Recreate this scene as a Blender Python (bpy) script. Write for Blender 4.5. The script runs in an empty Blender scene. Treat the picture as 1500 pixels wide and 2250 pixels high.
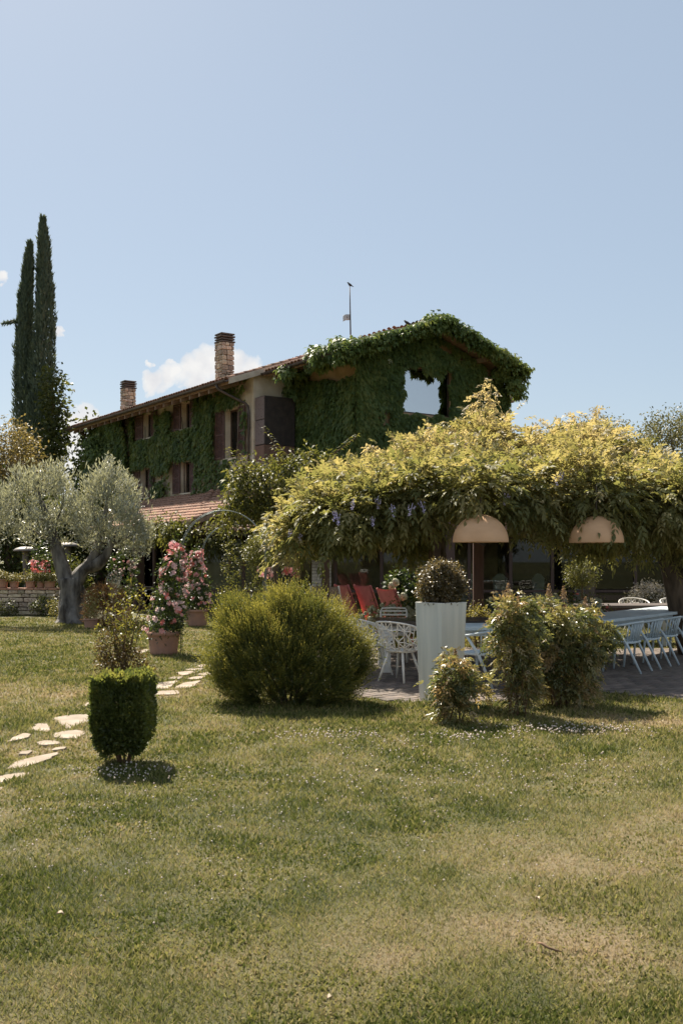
import bpy, bmesh, math, random
import numpy as np
from mathutils import Vector, Matrix

R = math.radians
sc = bpy.context.scene
COL = sc.collection
random.seed(7)
RNG = np.random.default_rng(7)

# ------------------------------------------------------------------ camera
FPX, CAMH, HORIZ = 2187.0, 1.7, 1225.0          # focal length in photo pixels, eye height (m), horizon row
cam = bpy.data.objects.new('camera', bpy.data.cameras.new('camera'))
COL.objects.link(cam)
cam.location = (0, 0, CAMH)
cam.rotation_euler = (R(90), 0, 0)
cam.data.sensor_fit = 'VERTICAL'
cam.data.sensor_height = 36
cam.data.lens = 36 * FPX / 2250
cam.data.shift_y = (HORIZ - 1125) / 2250
cam.data.clip_start = .1
cam.data.clip_end = 3000
sc.camera = cam

# ------------------------------------------------------------------ sun, sky
SUN_EL = 49.0
SUN_AZ = -27.0         # degrees from +Y towards +X: behind the house, a little to the left
sun = bpy.data.objects.new('sun', bpy.data.lights.new('sun', 'SUN'))
COL.objects.link(sun)
sun.data.energy = 5.0
sun.data.angle = R(.55)
sun.data.color = (1, .91, .78)
sd = Vector((math.sin(R(SUN_AZ)) * math.cos(R(SUN_EL)), math.cos(R(SUN_AZ)) * math.cos(R(SUN_EL)), math.sin(R(SUN_EL))))
sun.rotation_euler = (-sd).to_track_quat('-Z', 'Y').to_euler()

world = bpy.data.worlds.new('World')
sc.world = world
world.use_nodes = True
nt = world.node_tree
nt.nodes.clear()
def wn(t, **kw):
    n = nt.nodes.new(t)
    for k, v in kw.items(): setattr(n, k, v)
    return n
sky = wn('ShaderNodeTexSky', sky_type='NISHITA', sun_disc=False)
sky.sun_elevation = R(SUN_EL)
sky.sun_rotation = R(SUN_AZ)
sky.altitude = 300
sky.air_density = 1.0
sky.dust_density = .8
sky.ozone_density = 1.2
SKY_STRENGTH = .0565
CLOUD = 7.4
geo = wn('ShaderNodeTexCoord')
nz1 = wn('ShaderNodeTexNoise'); nz1.inputs['Scale'].default_value = 26; nz1.inputs['Detail'].default_value = 7; nz1.inputs['Roughness'].default_value = .6
nt.links.new(geo.outputs['Generated'], nz1.inputs['Vector'])
sub = wn('ShaderNodeVectorMath', operation='SUBTRACT'); sub.inputs[1].default_value = (.5, .5, .5)
nt.links.new(nz1.outputs['Color'], sub.inputs[0])
scl = wn('ShaderNodeVectorMath', operation='SCALE'); scl.inputs['Scale'].default_value = .042
nt.links.new(sub.outputs[0], scl.inputs[0])
wdir = wn('ShaderNodeVectorMath', operation='ADD')
nt.links.new(geo.outputs['Generated'], wdir.inputs[0]); nt.links.new(scl.outputs[0], wdir.inputs[1])
puffs = [(335, 840, 26), (372, 826, 34), (415, 812, 40), (455, 802, 46), (505, 806, 44), (550, 812, 36), (590, 826, 26), (440, 836, 34), (500, 838, 34),
         (150, 922, 30), (185, 914, 34), (210, 930, 26), (160, 975, 44), (165, 1040, 60), (120, 1010, 60), (8, 617, 14), (126, 731, 11), (328, 803, 10), (370, 791, 8)]
# the same fair-weather cumulus goes on all round, low above the horizon
rr = random.Random(3)
for k in range(26):
    a = R(40 + k * 280 / 26 + rr.uniform(-5, 5)); e = R(rr.uniform(4, 16)); 
    base = (math.sin(a), math.cos(a))
    for q in range(2):
        aa = a + rr.uniform(-.05, .05)
        puffs.append((math.sin(aa) * math.cos(e), math.cos(aa) * math.cos(e), math.sin(e + rr.uniform(-.01, .015)), rr.uniform(.03, .07)))
prev = None
for p in puffs:
    if len(p) == 3:
        d = Vector((p[0] - 750, FPX, HORIZ - p[1])).normalized(); r = p[2] / FPX
    else:
        d = Vector(p[:3]).normalized(); r = p[3]
    ds = wn('ShaderNodeVectorMath', operation='DISTANCE'); ds.inputs[1].default_value = d
    nt.links.new(wdir.outputs[0], ds.inputs[0])
    m = wn('ShaderNodeMath', operation='MULTIPLY_ADD'); m.inputs[1].default_value = -1 / r; m.inputs[2].default_value = 1
    nt.links.new(ds.outputs['Value'], m.inputs[0])
    if prev is None: prev = m
    else:
        mx = wn('ShaderNodeMath', operation='MAXIMUM')
        nt.links.new(prev.outputs[0], mx.inputs[0]); nt.links.new(m.outputs[0], mx.inputs[1]); prev = mx
cr = wn('ShaderNodeValToRGB')
cr.color_ramp.elements[0].position = .0; cr.color_ramp.elements[0].color = (0, 0, 0, 1)
cr.color_ramp.elements[1].position = .5; cr.color_ramp.elements[1].color = (.95, .95, .95, 1)
e_ = cr.color_ramp.elements.new(.16); e_.color = (.62, .62, .62, 1)
nt.links.new(prev.outputs[0], cr.inputs[0])
nz2 = wn('ShaderNodeTexNoise'); nz2.inputs['Scale'].default_value = 40; nz2.inputs['Detail'].default_value = 6
nt.links.new(geo.outputs['Generated'], nz2.inputs['Vector'])
cc = wn('ShaderNodeValToRGB')
cc.color_ramp.elements[0].position = .3; cc.color_ramp.elements[0].color = (CLOUD * .80, CLOUD * .80, CLOUD * .83, 1)
cc.color_ramp.elements[1].position = .6; cc.color_ramp.elements[1].color = (CLOUD, CLOUD * .985, CLOUD * .96, 1)
nt.links.new(nz2.outputs[0], cc.inputs[0])
mixc = wn('ShaderNodeMixRGB')
wb = wn('ShaderNodeMixRGB', blend_type='MULTIPLY'); wb.inputs[0].default_value = 1; wb.inputs[2].default_value = (1.04, .99, .90, 1)   # warm white balance of the whole sky
nt.links.new(sky.outputs[0], wb.inputs[1])
veil = wn('ShaderNodeMixRGB'); veil.inputs[0].default_value = .58; veil.inputs[2].default_value = (4.05, 4.8, 5.75, 1)   # thin even summer haze over the whole sky dome
nt.links.new(wb.outputs[0], veil.inputs[1])
nt.links.new(cr.outputs[0], mixc.inputs[0]); nt.links.new(veil.outputs[0], mixc.inputs[1]); nt.links.new(cc.outputs[0], mixc.inputs[2])
bg = wn('ShaderNodeBackground'); bg.inputs[1].default_value = SKY_STRENGTH
nt.links.new(mixc.outputs[0], bg.inputs[0])
wo = wn('ShaderNodeOutputWorld')
nt.links.new(bg.outputs[0], wo.inputs[0])

vs = sc.view_settings
vs.view_transform = 'Standard'; vs.look = 'None'; vs.exposure = 1.18; vs.gamma = 1; vs.use_curve_mapping = False

# ------------------------------------------------------------------ helpers
def at(px, py, Y):
    return Vector(((px - 750) / FPX * Y, Y, CAMH - (py - HORIZ) / FPX * Y))
def ground(px, py):
    Y = CAMH * FPX / (py - HORIZ)
    return Vector(((px - 750) / FPX * Y, Y, 0))

_m = {}
def mat(name, col, rough=.7, col2=None, scale=6., bump=0., bscale=40., metal=0., spec=.4, rand=0., obj_coord=True, stretch=(1, 1, 1), detail=6, ramp=(.35, .65)):
    if name in _m: return _m[name]
    m = bpy.data.materials.new(name); m.use_nodes = True
    t = m.node_tree; b = t.nodes['Principled BSDF']
    b.inputs['Roughness'].default_value = rough; b.inputs['Metallic'].default_value = metal
    b.inputs['Specular IOR Level'].default_value = spec
    tc = t.nodes.new('ShaderNodeTexCoord')
    mp = t.nodes.new('ShaderNodeMapping'); mp.inputs['Scale'].default_value = stretch
    t.links.new(tc.outputs['Object'], mp.inputs['Vector'])
    n = t.nodes.new('ShaderNodeTexNoise'); n.inputs['Scale'].default_value = scale; n.inputs['Detail'].default_value = detail
    t.links.new(mp.outputs[0], n.inputs['Vector'])
    c2 = col2 or tuple(c * .75 for c in col)
    rp = t.nodes.new('ShaderNodeValToRGB')
    rp.color_ramp.elements[0].position = ramp[0]; rp.color_ramp.elements[1].position = ramp[1]
    rp.color_ramp.elements[0].color = (*c2, 1); rp.color_ramp.elements[1].color = (*col, 1)
    t.links.new(n.outputs['Fac'], rp.inputs['Fac'])
    out = rp.outputs[0]
    if rand:
        oi = t.nodes.new('ShaderNodeObjectInfo')
        hs = t.nodes.new('ShaderNodeHueSaturation')
        mr = t.nodes.new('ShaderNodeMapRange'); mr.inputs[3].default_value = 1 - rand; mr.inputs[4].default_value = 1 + rand
        t.links.new(oi.outputs['Random'], mr.inputs[0]); t.links.new(mr.outputs[0], hs.inputs['Value'])
        mh = t.nodes.new('ShaderNodeMapRange'); mh.inputs[3].default_value = .5 - rand * .04; mh.inputs[4].default_value = .5 + rand * .04
        ml = t.nodes.new('ShaderNodeMath'); ml.operation = 'MULTIPLY'; ml.inputs[1].default_value = 7.31
        fr = t.nodes.new('ShaderNodeMath'); fr.operation = 'FRACT'
        t.links.new(oi.outputs['Random'], ml.inputs[0]); t.links.new(ml.outputs[0], fr.inputs[0]); t.links.new(fr.outputs[0], mh.inputs[0])
        t.links.new(mh.outputs[0], hs.inputs['Hue'])
        t.links.new(out, hs.inputs['Color']); out = hs.outputs[0]
    t.links.new(out, b.inputs['Base Color'])
    if bump:
        n2 = t.nodes.new('ShaderNodeTexNoise'); n2.inputs['Scale'].default_value = bscale; n2.inputs['Detail'].default_value = 5
        t.links.new(mp.outputs[0], n2.inputs['Vector'])
        bp = t.nodes.new('ShaderNodeBump'); bp.inputs['Strength'].default_value = bump; bp.inputs['Distance'].default_value = .02
        t.links.new(n2.outputs['Fac'], bp.inputs['Height']); t.links.new(bp.outputs[0], b.inputs['Normal'])
    _m[name] = m
    return m

def leaf_mat(name, cols, trans=.45, rough=.5, tgain=1.6, back=None, spec=.35):
    """cols: colours along the per-leaf 'tint' attribute"""
    if name in _m: return _m[name]
    m = bpy.data.materials.new(name); m.use_nodes = True
    t = m.node_tree; b = t.nodes['Principled BSDF']; o = t.nodes['Material Output']
    b.inputs['Roughness'].default_value = rough; b.inputs['Specular IOR Level'].default_value = spec
    a = t.nodes.new('ShaderNodeAttribute'); a.attribute_name = 'tint'
    rp = t.nodes.new('ShaderNodeValToRGB')
    els = rp.color_ramp.elements
    while len(els) < len(cols): els.new(.5)
    for i, c in enumerate(cols):
        els[i].position = i / (len(cols) - 1); els[i].color = (*c, 1)
    t.links.new(a.outputs['Fac'], rp.inputs[0])
    colr = rp.outputs[0]
    if back:
        g = t.nodes.new('ShaderNodeNewGeometry'); mx = t.nodes.new('ShaderNodeMixRGB')
        mx.inputs[2].default_value = (*back, 1)
        t.links.new(g.outputs['Backfacing'], mx.inputs[0]); t.links.new(colr, mx.inputs[1]); colr = mx.outputs[0]
    t.links.new(colr, b.inputs['Base Color'])
    tr = t.nodes.new('ShaderNodeBsdfTranslucent')
    ml = t.nodes.new('ShaderNodeMixRGB'); ml.blend_type = 'MULTIPLY'; ml.inputs[0].default_value = 1
    ml.inputs[2].default_value = (tgain * 1.05, tgain, tgain * .62, 1)
    t.links.new(colr, ml.inputs[1]); t.links.new(ml.outputs[0], tr.inputs[0])
    ms = t.nodes.new('ShaderNodeMixShader'); ms.inputs[0].default_value = trans
    t.links.new(b.outputs[0], ms.inputs[1]); t.links.new(tr.outputs[0], ms.inputs[2]); t.links.new(ms.outputs[0], o.inputs[0])
    _m[name] = m
    return m

def glass_mat(name, refl=.25, tint=(.8, .85, .85), ior=1.5):
    if name in _m: return _m[name]
    m = bpy.data.materials.new(name); m.use_nodes = True
    t = m.node_tree; t.nodes.remove(t.nodes['Principled BSDF']); o = t.nodes['Material Output']
    tr = t.nodes.new('ShaderNodeBsdfTransparent'); tr.inputs[0].default_value = (*tint, 1)
    gl = t.nodes.new('ShaderNodeBsdfGlossy'); gl.inputs['Roughness'].default_value = .015
    fr = t.nodes.new('ShaderNodeFresnel'); fr.inputs[0].default_value = ior
    ad = t.nodes.new('ShaderNodeMath'); ad.operation = 'ADD'; ad.inputs[1].default_value = refl; ad.use_clamp = True
    t.links.new(fr.outputs[0], ad.inputs[0])
    ms = t.nodes.new('ShaderNodeMixShader')
    t.links.new(ad.outputs[0], ms.inputs[0]); t.links.new(tr.outputs[0], ms.inputs[1]); t.links.new(gl.outputs[0], ms.inputs[2])
    t.links.new(ms.outputs[0], o.inputs[0])
    _m[name] = m
    return m

def np_mesh(name, V, F, tint=None, smooth=False):
    """V (n,3); F (m,k) one face size"""
    me = bpy.data.meshes.new(name)
    V = np.ascontiguousarray(V, dtype=np.float32); F = np.ascontiguousarray(F, dtype=np.int32)
    k = F.shape[1]
    me.vertices.add(len(V)); me.vertices.foreach_set('co', V.ravel())
    me.loops.add(F.size); me.loops.foreach_set('vertex_index', F.ravel())
    me.polygons.add(len(F)); me.polygons.foreach_set('loop_start', np.arange(0, F.size, k, dtype=np.int32))
    me.update(calc_edges=True)
    if tint is not None:
        a = me.attributes.new('tint', 'FLOAT', 'FACE'); a.data.foreach_set('value', np.ascontiguousarray(tint, dtype=np.float32))
    if smooth: me.polygons.foreach_set('use_smooth', np.ones(len(F), dtype=bool))
    return me

class MB:
    def __init__(s): s.v = []; s.f = []
    def add(s, vs_, fs):
        n = len(s.v); s.v += [tuple(p) for p in vs_]; s.f += [tuple(i + n for i in q) for q in fs]; return s
    def box(s, c, size, M=None, jit=0):
        hx, hy, hz = [x / 2 for x in size]
        P = [Vector((x * hx, y * hy, z * hz)) for z in (-1, 1) for x, y in ((-1, -1), (1, -1), (1, 1), (-1, 1))]
        if M: P = [M @ p for p in P]
        P = [p + Vector(c) for p in P]
        return s.add(P, [(3, 2, 1, 0), (4, 5, 6, 7), (0, 1, 5, 4), (1, 2, 6, 5), (2, 3, 7, 6), (3, 0, 4, 7)])
    def b2(s, x0, x1, y0, y1, z0, z1):
        return s.box(((x0 + x1) / 2, (y0 + y1) / 2, (z0 + z1) / 2), (abs(x1 - x0), abs(y1 - y0), abs(z1 - z0)))
    def tube(s, pts, rad, n=8, cap=True, flat=1.):
        pts = [Vector(p) for p in pts]
        if not isinstance(rad, (list, tuple)): rad = [rad] * len(pts)
        up = None; V = []; Fc = []
        for i, p in enumerate(pts):
            d = (pts[min(i + 1, len(pts) - 1)] - pts[max(i - 1, 0)]).normalized()
            if up is None: up = d.orthogonal().normalized()
            up = (up - d * up.dot(d)); up = up.normalized() if up.length > 1e-6 else d.orthogonal().normalized()
            b = d.cross(up)
            for k in range(n):
                a = 2 * math.pi * k / n
                V.append(p + (up * math.cos(a) + b * math.sin(a) * flat) * rad[i])
        for i in range(len(pts) - 1):
            for k in range(n):
                Fc.append((i * n + k, i * n + (k + 1) % n, (i + 1) * n + (k + 1) % n, (i + 1) * n + k))
        if cap:
            Fc.append(tuple(range(n - 1, -1, -1))); Fc.append(tuple((len(pts) - 1) * n + k for k in range(n)))
        return s.add(V, Fc)
    def lathe(s, prof, c=(0, 0, 0), n=24, close=False):
        V = []; Fc = []; c = Vector(c)
        for r, z in prof:
            for k in range(n):
                a = 2 * math.pi * k / n; V.append(c + Vector((r * math.cos(a), r * math.sin(a), z)))
        m = len(prof)
        for i in range(m - 1 + (1 if close else 0)):
            j = (i + 1) % m
            for k in range(n):
                Fc.append((i * n + k, i * n + (k + 1) % n, j * n + (k + 1) % n, j * n + k))
        return s.add(V, Fc)
    def prism(s, poly, z0, z1, M=None):
        n = len(poly)
        V = [Vector((x, y, z0)) for x, y in poly] + [Vector((x, y, z1)) for x, y in poly]
        if M: V = [M @ p for p in V]
        return s.add(V, [tuple(range(n - 1, -1, -1)), tuple(range(n, 2 * n))] + [(i, (i + 1) % n, n + (i + 1) % n, n + i) for i in range(n)])
    def mesh(s, name, smooth=False):
        me = bpy.data.meshes.new(name); me.from_pydata(s.v, [], s.f); me.update()
        if smooth: me.polygons.foreach_set('use_smooth', [True] * len(me.polygons))
        return me
    def build(s, name, m, parent=None, smooth=False, bevel=0, **kw):
        o = obj(name, s.mesh(name, smooth), m, parent, **kw)
        if bevel:
            md = o.modifiers.new('bevel', 'BEVEL'); md.width = bevel; md.segments = 2; md.limit_method = 'ANGLE'
        return o

def obj(name, me, m=None, parent=None, kind=None, label=None, cat=None, group=None):
    o = bpy.data.objects.new(name, me); COL.objects.link(o)
    if m is not None and me is not None and len(me.materials) == 0: me.materials.append(m)
    if parent is not None: o.parent = parent
    return tag(o, label, cat, group, kind)
def tag(o, label=None, cat=None, group=None, kind=None):
    if label: o['label'] = label
    if cat: o['category'] = cat
    if group: o['group'] = group
    if kind: o['kind'] = kind
    return o
def thing(name, label, cat, loc=(0, 0, 0), rz=0, group=None):
    o = bpy.data.objects.new(name, None); COL.objects.link(o)
    o.location = loc; o.rotation_euler = (0, 0, rz); o.empty_display_size = .2
    return tag(o, label, cat, group)
def kids(o): return [c for c in bpy.data.objects if c.parent == o]
def copy_tree(o, parent=None):
    c = o.copy(); COL.objects.link(c); c.parent = parent
    for ch in kids(o): copy_tree(ch, c)
    return c

# ------------------------------------------------------------------ foliage
def unit(a): return a / np.maximum(np.linalg.norm(a, axis=1, keepdims=True), 1e-9)
def rdirs(n): return unit(RNG.normal(size=(n, 3)))
def leaf_quads(P, D, N, L, W, mid=.45, droop=0.):
    D = unit(D); S = unit(np.cross(D, N)); U = np.cross(S, D)
    L = np.broadcast_to(np.asarray(L, float).reshape(-1, 1), (len(P), 1)); W = np.broadcast_to(np.asarray(W, float).reshape(-1, 1), (len(P), 1))
    M = P + D * L * mid + U * L * .08
    T = P + D * L - np.array([0, 0, 1.]) * L * droop
    return np.stack([P, M + S * W * .5, T, M - S * W * .5], 1).reshape(-1, 3)
def quads_mesh(name, V, tint):
    return np_mesh(name, V, np.arange(len(V)).reshape(-1, 4), tint)
def pinnate(P, D, up, Lr, k, L, W, droop=.5):
    """compound leaves: k leaflets on a drooping rachis"""
    n = len(P); D = unit(D); S = unit(np.cross(D, up)); U = np.cross(S, D)
    out = []
    for i in range(k):
        if i == k - 1: t, sg = 1., 0.
        else: t, sg = .2 + .8 * (i // 2) / max(1, (k - 1) // 2), (1. if i % 2 else -1.)
        lr = np.asarray(Lr).reshape(-1, 1) * np.ones((n, 1))
        B = P + D * lr * t - np.array([0, 0, 1.]) * lr * droop * t * t
        dd = D * (.75 if sg else 1) + S * sg * .8 + np.array([0, 0, -.25 - droop * t * .6]) + RNG.normal(scale=.15, size=(n, 3))
        out.append(leaf_quads(B, dd, U + RNG.normal(scale=.3, size=(n, 3)), L * RNG.uniform(.8, 1.2, n), W, droop=.1))
    return np.concatenate([o.reshape(n, 4, 3) for o in out], 0).reshape(-1, 3), k
def crown_pts(blobs, n, clumps=60, sigma=.12, shell=.75, lump=.15):
    """points spread in clumps through a set of ellipsoids (x,y,z,rx,ry,rz), denser towards their outside"""
    B = np.array(blobs, float)
    w = (B[:, 3] * B[:, 4] * B[:, 5]) ** (2 / 3.); w /= w.sum()
    ci = RNG.choice(len(B), clumps, p=w)
    d = rdirs(clumps); r = RNG.uniform(shell ** 3, 1, clumps) ** (1 / 3.) * RNG.uniform(1 - lump, 1 + lump, clumps)
    C = B[ci, :3] + d * r[:, None] * B[ci, 3:]
    # drop clumps buried inside another blob
    keep = np.ones(clumps, bool)
    for b in B:
        q = np.linalg.norm((C - b[:3]) / b[3:], axis=1); keep &= ~(q < .55)
    if keep.sum() > 5: C = C[keep]; ci = ci[keep]; d = d[keep]
    size = RNG.uniform(.6, 1.4, len(C))
    li = RNG.integers(0, len(C), n)
    off = np.clip(RNG.normal(size=(n, 3)), -1.9, 1.9) * sigma * size[li][:, None]
    P = C[li] + off
    O = unit(unit((P - B[ci[li], :3]) / B[ci[li], 3:] ) + unit(off) * .6)
    ct = RNG.uniform(0, 1, len(C))[li]
    return P, O, ct
UP = np.array([0, 0, 1.])

def stem_mesh(p0, p1, r0, r1, bend=.1, seg=5, n=6):
    p0, p1 = Vector(p0), Vector(p1); L = (p1 - p0).length
    b = Vector((random.uniform(-1, 1), random.uniform(-1, 1), random.uniform(-.3, .3))) * L * bend
    b2 = Vector((random.uniform(-1, 1), random.uniform(-1, 1), 0)) * L * bend * .5
    pts = [p0.lerp(p1, i / seg) + b * math.sin(math.pi * i / seg) + b2 * math.sin(2 * math.pi * i / seg) for i in range(seg + 1)]
    return MB().tube(pts, [r0 + (r1 - r0) * i / seg for i in range(seg + 1)], n)

def foliage(name, parent, m, blobs, n, L, W, clumps=60, sigma=.1, shell=.7, out=.6, up=.0, rand=.8, tint=(.0, 1.), lump=.15, droop=.1, ctw=.5, compound=None):
    P, O, ct = crown_pts(blobs, n, clumps, sigma, shell, lump)
    D = O * out + rdirs(n) * rand + UP * up
    N = rdirs(n) * .7 + UP * .6 + O * .5
    if compound:
        k, lr = compound
        V, kk = pinnate(P, D, N, lr * RNG.uniform(.7, 1.2, n), k, L, W)
        t = np.tile(np.clip(tint[0] + (tint[1] - tint[0]) * (ct * ctw + RNG.random(n) * (1 - ctw)), 0, 1), kk)
    else:
        V = leaf_quads(P, D, N, L * RNG.uniform(.65, 1.25, n), W * RNG.uniform(.8, 1.2, n), droop=droop)
        t = np.clip(tint[0] + (tint[1] - tint[0]) * (ct * ctw + RNG.random(n) * (1 - ctw)), 0, 1)
    return obj(name, quads_mesh(name, V, t), m, parent, kind='stuff')

def shrub(name, label, cat, base, blobs, m, n, L, W, stems=6, stem_r=.012, stem_mat=None, group=None, spread=.5, **kw):
    t = thing(name, label, cat, base, 0, group)
    foliage('foliage', t, m, blobs, n, L, W, **kw)
    for i in range(stems):
        b = blobs[i % len(blobs)]
        a = random.uniform(0, 6.28); q = random.uniform(0, .6)
        top = (b[0] + math.cos(a) * b[3] * q, b[1] + math.sin(a) * b[4] * q, b[2] + b[5] * random.uniform(-.1, .55))
        foot = (math.cos(a) * .05 + top[0] * .12, math.sin(a) * .05 + top[1] * .12, -.02)
        stem_mesh(foot, top, stem_r, stem_r * .35, .06).build('stem', stem_mat or M_BARK, t, smooth=True)
    return t

M_BARK = mat('bark', (.16, .115, .08), .9, (.07, .05, .035), 14, .8, 30, stretch=(1, 1, .25))
M_BARK_GREY = mat('olive_bark', (.21, .19, .17), .9, (.045, .038, .033), 6, 1., 18, stretch=(1, 1, .3), ramp=(.36, .64))
M_TWIG = mat('twig', (.22, .13, .075), .85, (.12, .075, .04), 20)

# value noise on the ground plane (used for lawn wear)
_G = np.random.default_rng(11).random((256, 256))
def vnoise(x, y, s):
    x = np.asarray(x) * s + 100; y = np.asarray(y) * s + 100
    xi = np.floor(x).astype(int); yi = np.floor(y).astype(int); fx = x - xi; fy = y - yi
    fx = fx * fx * (3 - 2 * fx); fy = fy * fy * (3 - 2 * fy)
    g = lambda a, b: _G[a % 256, b % 256]
    return (g(xi, yi) * (1 - fx) + g(xi + 1, yi) * fx) * (1 - fy) + (g(xi, yi + 1) * (1 - fx) + g(xi + 1, yi + 1) * fx) * fy

# ------------------------------------------------------------------ ground, lawn
DRY = [(1150, 2010, .50, .45, .45), (1290, 2110, .35, .3, .5), (1300, 1890, .8, .5, .35), (1480, 1585, 1.1, .45, .75), (120, 1530, 1.3, .9, .45), (420, 1520, .55, 1.5, .5),
       (330, 2160, .5, .25, .35), (700, 2090, .6, .3, .25), (1480, 2130, .4, .3, .3), (60, 1650, .8, .5, .45), (830, 1590, 1.2, .4, .25), (420, 1400, 1.0, 1.6, .35), (1400, 1800, .6, .5, .2),
       (30, 1950, .45, .5, -.45), (500, 1800, 1., .6, -.1), (150, 1440, 1.6, 1.2, -.1), (900, 1700, 1.5, .8, -.12)]
def dryness(x, y):
    d = .33 + .20 * (vnoise(x, y, .9) - .5) + .24 * (vnoise(x + 9, y, 2.3) - .5) + .36 * (vnoise(x, y + 5, 5.5) - .5) + .2 * (vnoise(x + 3, y + 5, 13) - .5)
    for px, py, rx, ry, a in DRY:
        g = ground(px, py)
        d = d + a * .6 * np.exp(-((x - g.x) / rx) ** 2 - ((y - g.y) / ry) ** 2) * (.55 + .9 * vnoise(x, y, 3.1))
    return np.clip(d, 0, 1)

gx = np.unique(np.concatenate([np.linspace(-900, -40, 16), np.linspace(-40, -14, 40), np.linspace(-14, 12, 131), np.linspace(12, 40, 40), np.linspace(40, 900, 16)]))
gy = np.unique(np.concatenate([np.linspace(-300, -10, 10), np.linspace(-10, 1, 20), np.linspace(1, 32, 156), np.linspace(32, 80, 40), np.linspace(80, 2000, 20)]))
XX, YY = np.meshgrid(gx, gy)
V = np.stack([XX.ravel(), YY.ravel(), np.zeros(XX.size)], 1)
V[:, 2] = np.where((np.abs(V[:, 0]) < 13) & (V[:, 1] > 1) & (V[:, 1] < 11), (vnoise(V[:, 0], V[:, 1], .8) - .5) * .03 * np.clip((11 - V[:, 1]) / 2, 0, 1), 0)
nx, ny = len(gx), len(gy)
ii = (np.arange(ny - 1)[:, None] * nx + np.arange(nx - 1)[None]).ravel()
me = np_mesh('lawn', V, np.stack([ii, ii + 1, ii + 1 + nx, ii + nx], 1), smooth=True)
a_ = me.attributes.new('dry', 'FLOAT', 'POINT'); a_.data.foreach_set('value', dryness(V[:, 0], V[:, 1]).astype(np.float32))

def lawn_mat(name, attr, green, green2, tan, blades):
    m = bpy.data.materials.new(name); m.use_nodes = True
    t = m.node_tree; b = t.nodes['Principled BSDF']; o = t.nodes['Material Output']
    b.inputs['Roughness'].default_value = .8 if not blades else .55; b.inputs['Specular IOR Level'].default_value = .25
    a = t.nodes.new('ShaderNodeAttribute'); a.attribute_name = attr
    rp = t.nodes.new('ShaderNodeValToRGB'); e = rp.color_ramp.elements
    e[0].position = .08; e[0].color = (*green, 1); e[1].position = .85; e[1].color = (*tan, 1)
    q = e.new(.42); q.color = (*green2, 1)
    src = a.outputs['Fac']
    if not blades:
        tc = t.nodes.new('ShaderNodeTexCoord'); n = t.nodes.new('ShaderNodeTexNoise'); n.inputs['Scale'].default_value = 30; n.inputs['Detail'].default_value = 8; n.inputs['Roughness'].default_value = .75
        t.links.new(tc.outputs['Object'], n.inputs['Vector'])
        s = t.nodes.new('ShaderNodeMath'); s.operation = 'MULTIPLY_ADD'; s.inputs[1].default_value = .9; s.inputs[2].default_value = -.45
        ad = t.nodes.new('ShaderNodeMath'); ad.operation = 'ADD'
        t.links.new(n.outputs['Fac'], s.inputs[0]); t.links.new(s.outputs[0], ad.inputs[0]); t.links.new(src, ad.inputs[1]); src = ad.outputs[0]
        bp = t.nodes.new('ShaderNodeBump'); bp.inputs['Strength'].default_value = .9; bp.inputs['Distance'].default_value = .03
        t.links.new(n.outputs['Fac'], bp.inputs['Height']); t.links.new(bp.outputs[0], b.inputs['Normal'])
    t.links.new(src, rp.inputs[0]); t.links.new(rp.outputs[0], b.inputs['Base Color'])
    if blades:
        tr = t.nodes.new('ShaderNodeBsdfTranslucent'); ms = t.nodes.new('ShaderNodeMixShader'); ms.inputs[0].default_value = .4
        t.links.new(rp.outputs[0], tr.inputs[0]); t.links.new(b.outputs[0], ms.inputs[1]); t.links.new(tr.outputs[0], ms.inputs[2]); t.links.new(ms.outputs[0], o.inputs[0])
    return m
obj('lawn', me, lawn_mat('lawn_soil', 'dry', (.04, .05, .014), (.12, .11, .042), (.25, .19, .11), False), kind='structure')

PATIO = [(.1, 12.2), (.75, 11.6), (2.3, 11.75), (3.2, 12.6), (4.05, 11.85), (8.5, 11.2), (13, 14), (11, 18.6), (7, 18.3), (2.5, 18.6), (-.4, 20), (-.5, 14)]
STONES_PX = [[(112, 1582), (162, 1573), (200, 1573), (207, 1580), (180, 1596), (147, 1603)], [(66, 1606), (80, 1593), (103, 1593), (112, 1603), (106, 1612), (87, 1609)],
    [(13, 1634), (50, 1614), (70, 1616), (61, 1624)], [(115, 1618), (129, 1612), (168, 1607), (189, 1611), (168, 1627), (120, 1624)], [(80, 1635), (99, 1630), (126, 1632), (132, 1638), (90, 1641)],
    [(114, 1652), (123, 1646), (148, 1644), (141, 1649)], [(42, 1660), (48, 1654), (72, 1653), (64, 1660)], [(12, 1696), (42, 1675), (129, 1655), (120, 1666), (69, 1686)],
    [(-30, 1716), (24, 1704), (75, 1701), (45, 1714), (-30, 1730)], [(180, 1554), (195, 1545), (215, 1545), (212, 1554)], [(230, 1548), (262, 1535), (300, 1536), (280, 1550)], [(262, 1530), (290, 1520), (322, 1521), (312, 1533)],
    [(324, 1530), (351, 1521), (393, 1519), (390, 1528)], [(330, 1515), (348, 1503), (393, 1497), (372, 1515)], [(378, 1516), (402, 1503), (442, 1497), (420, 1513)], [(384, 1480), (417, 1476), (432, 1479), (402, 1487)],
    [(404, 1495), (426, 1489), (454, 1487), (441, 1494)], [(368, 1494), (381, 1489), (402, 1489), (398, 1494)], [(431, 1484), (457, 1478), (470, 1484), (450, 1486)], [(404, 1474), (426, 1470), (450, 1470), (440, 1476)],
    [(428, 1467), (448, 1461), (470, 1462), (446, 1468)], [(452, 1472), (480, 1468), (500, 1474), (470, 1479)], [(291, 1434), (318, 1428), (330, 1430), (315, 1436)], [(-75, 1760), (-40, 1738), (10, 1734), (-15, 1752)]]
STONES = []
for poly in STONES_PX:
    STONES.append([(g.x, g.y) for g in (ground(*p) for p in poly)])
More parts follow.
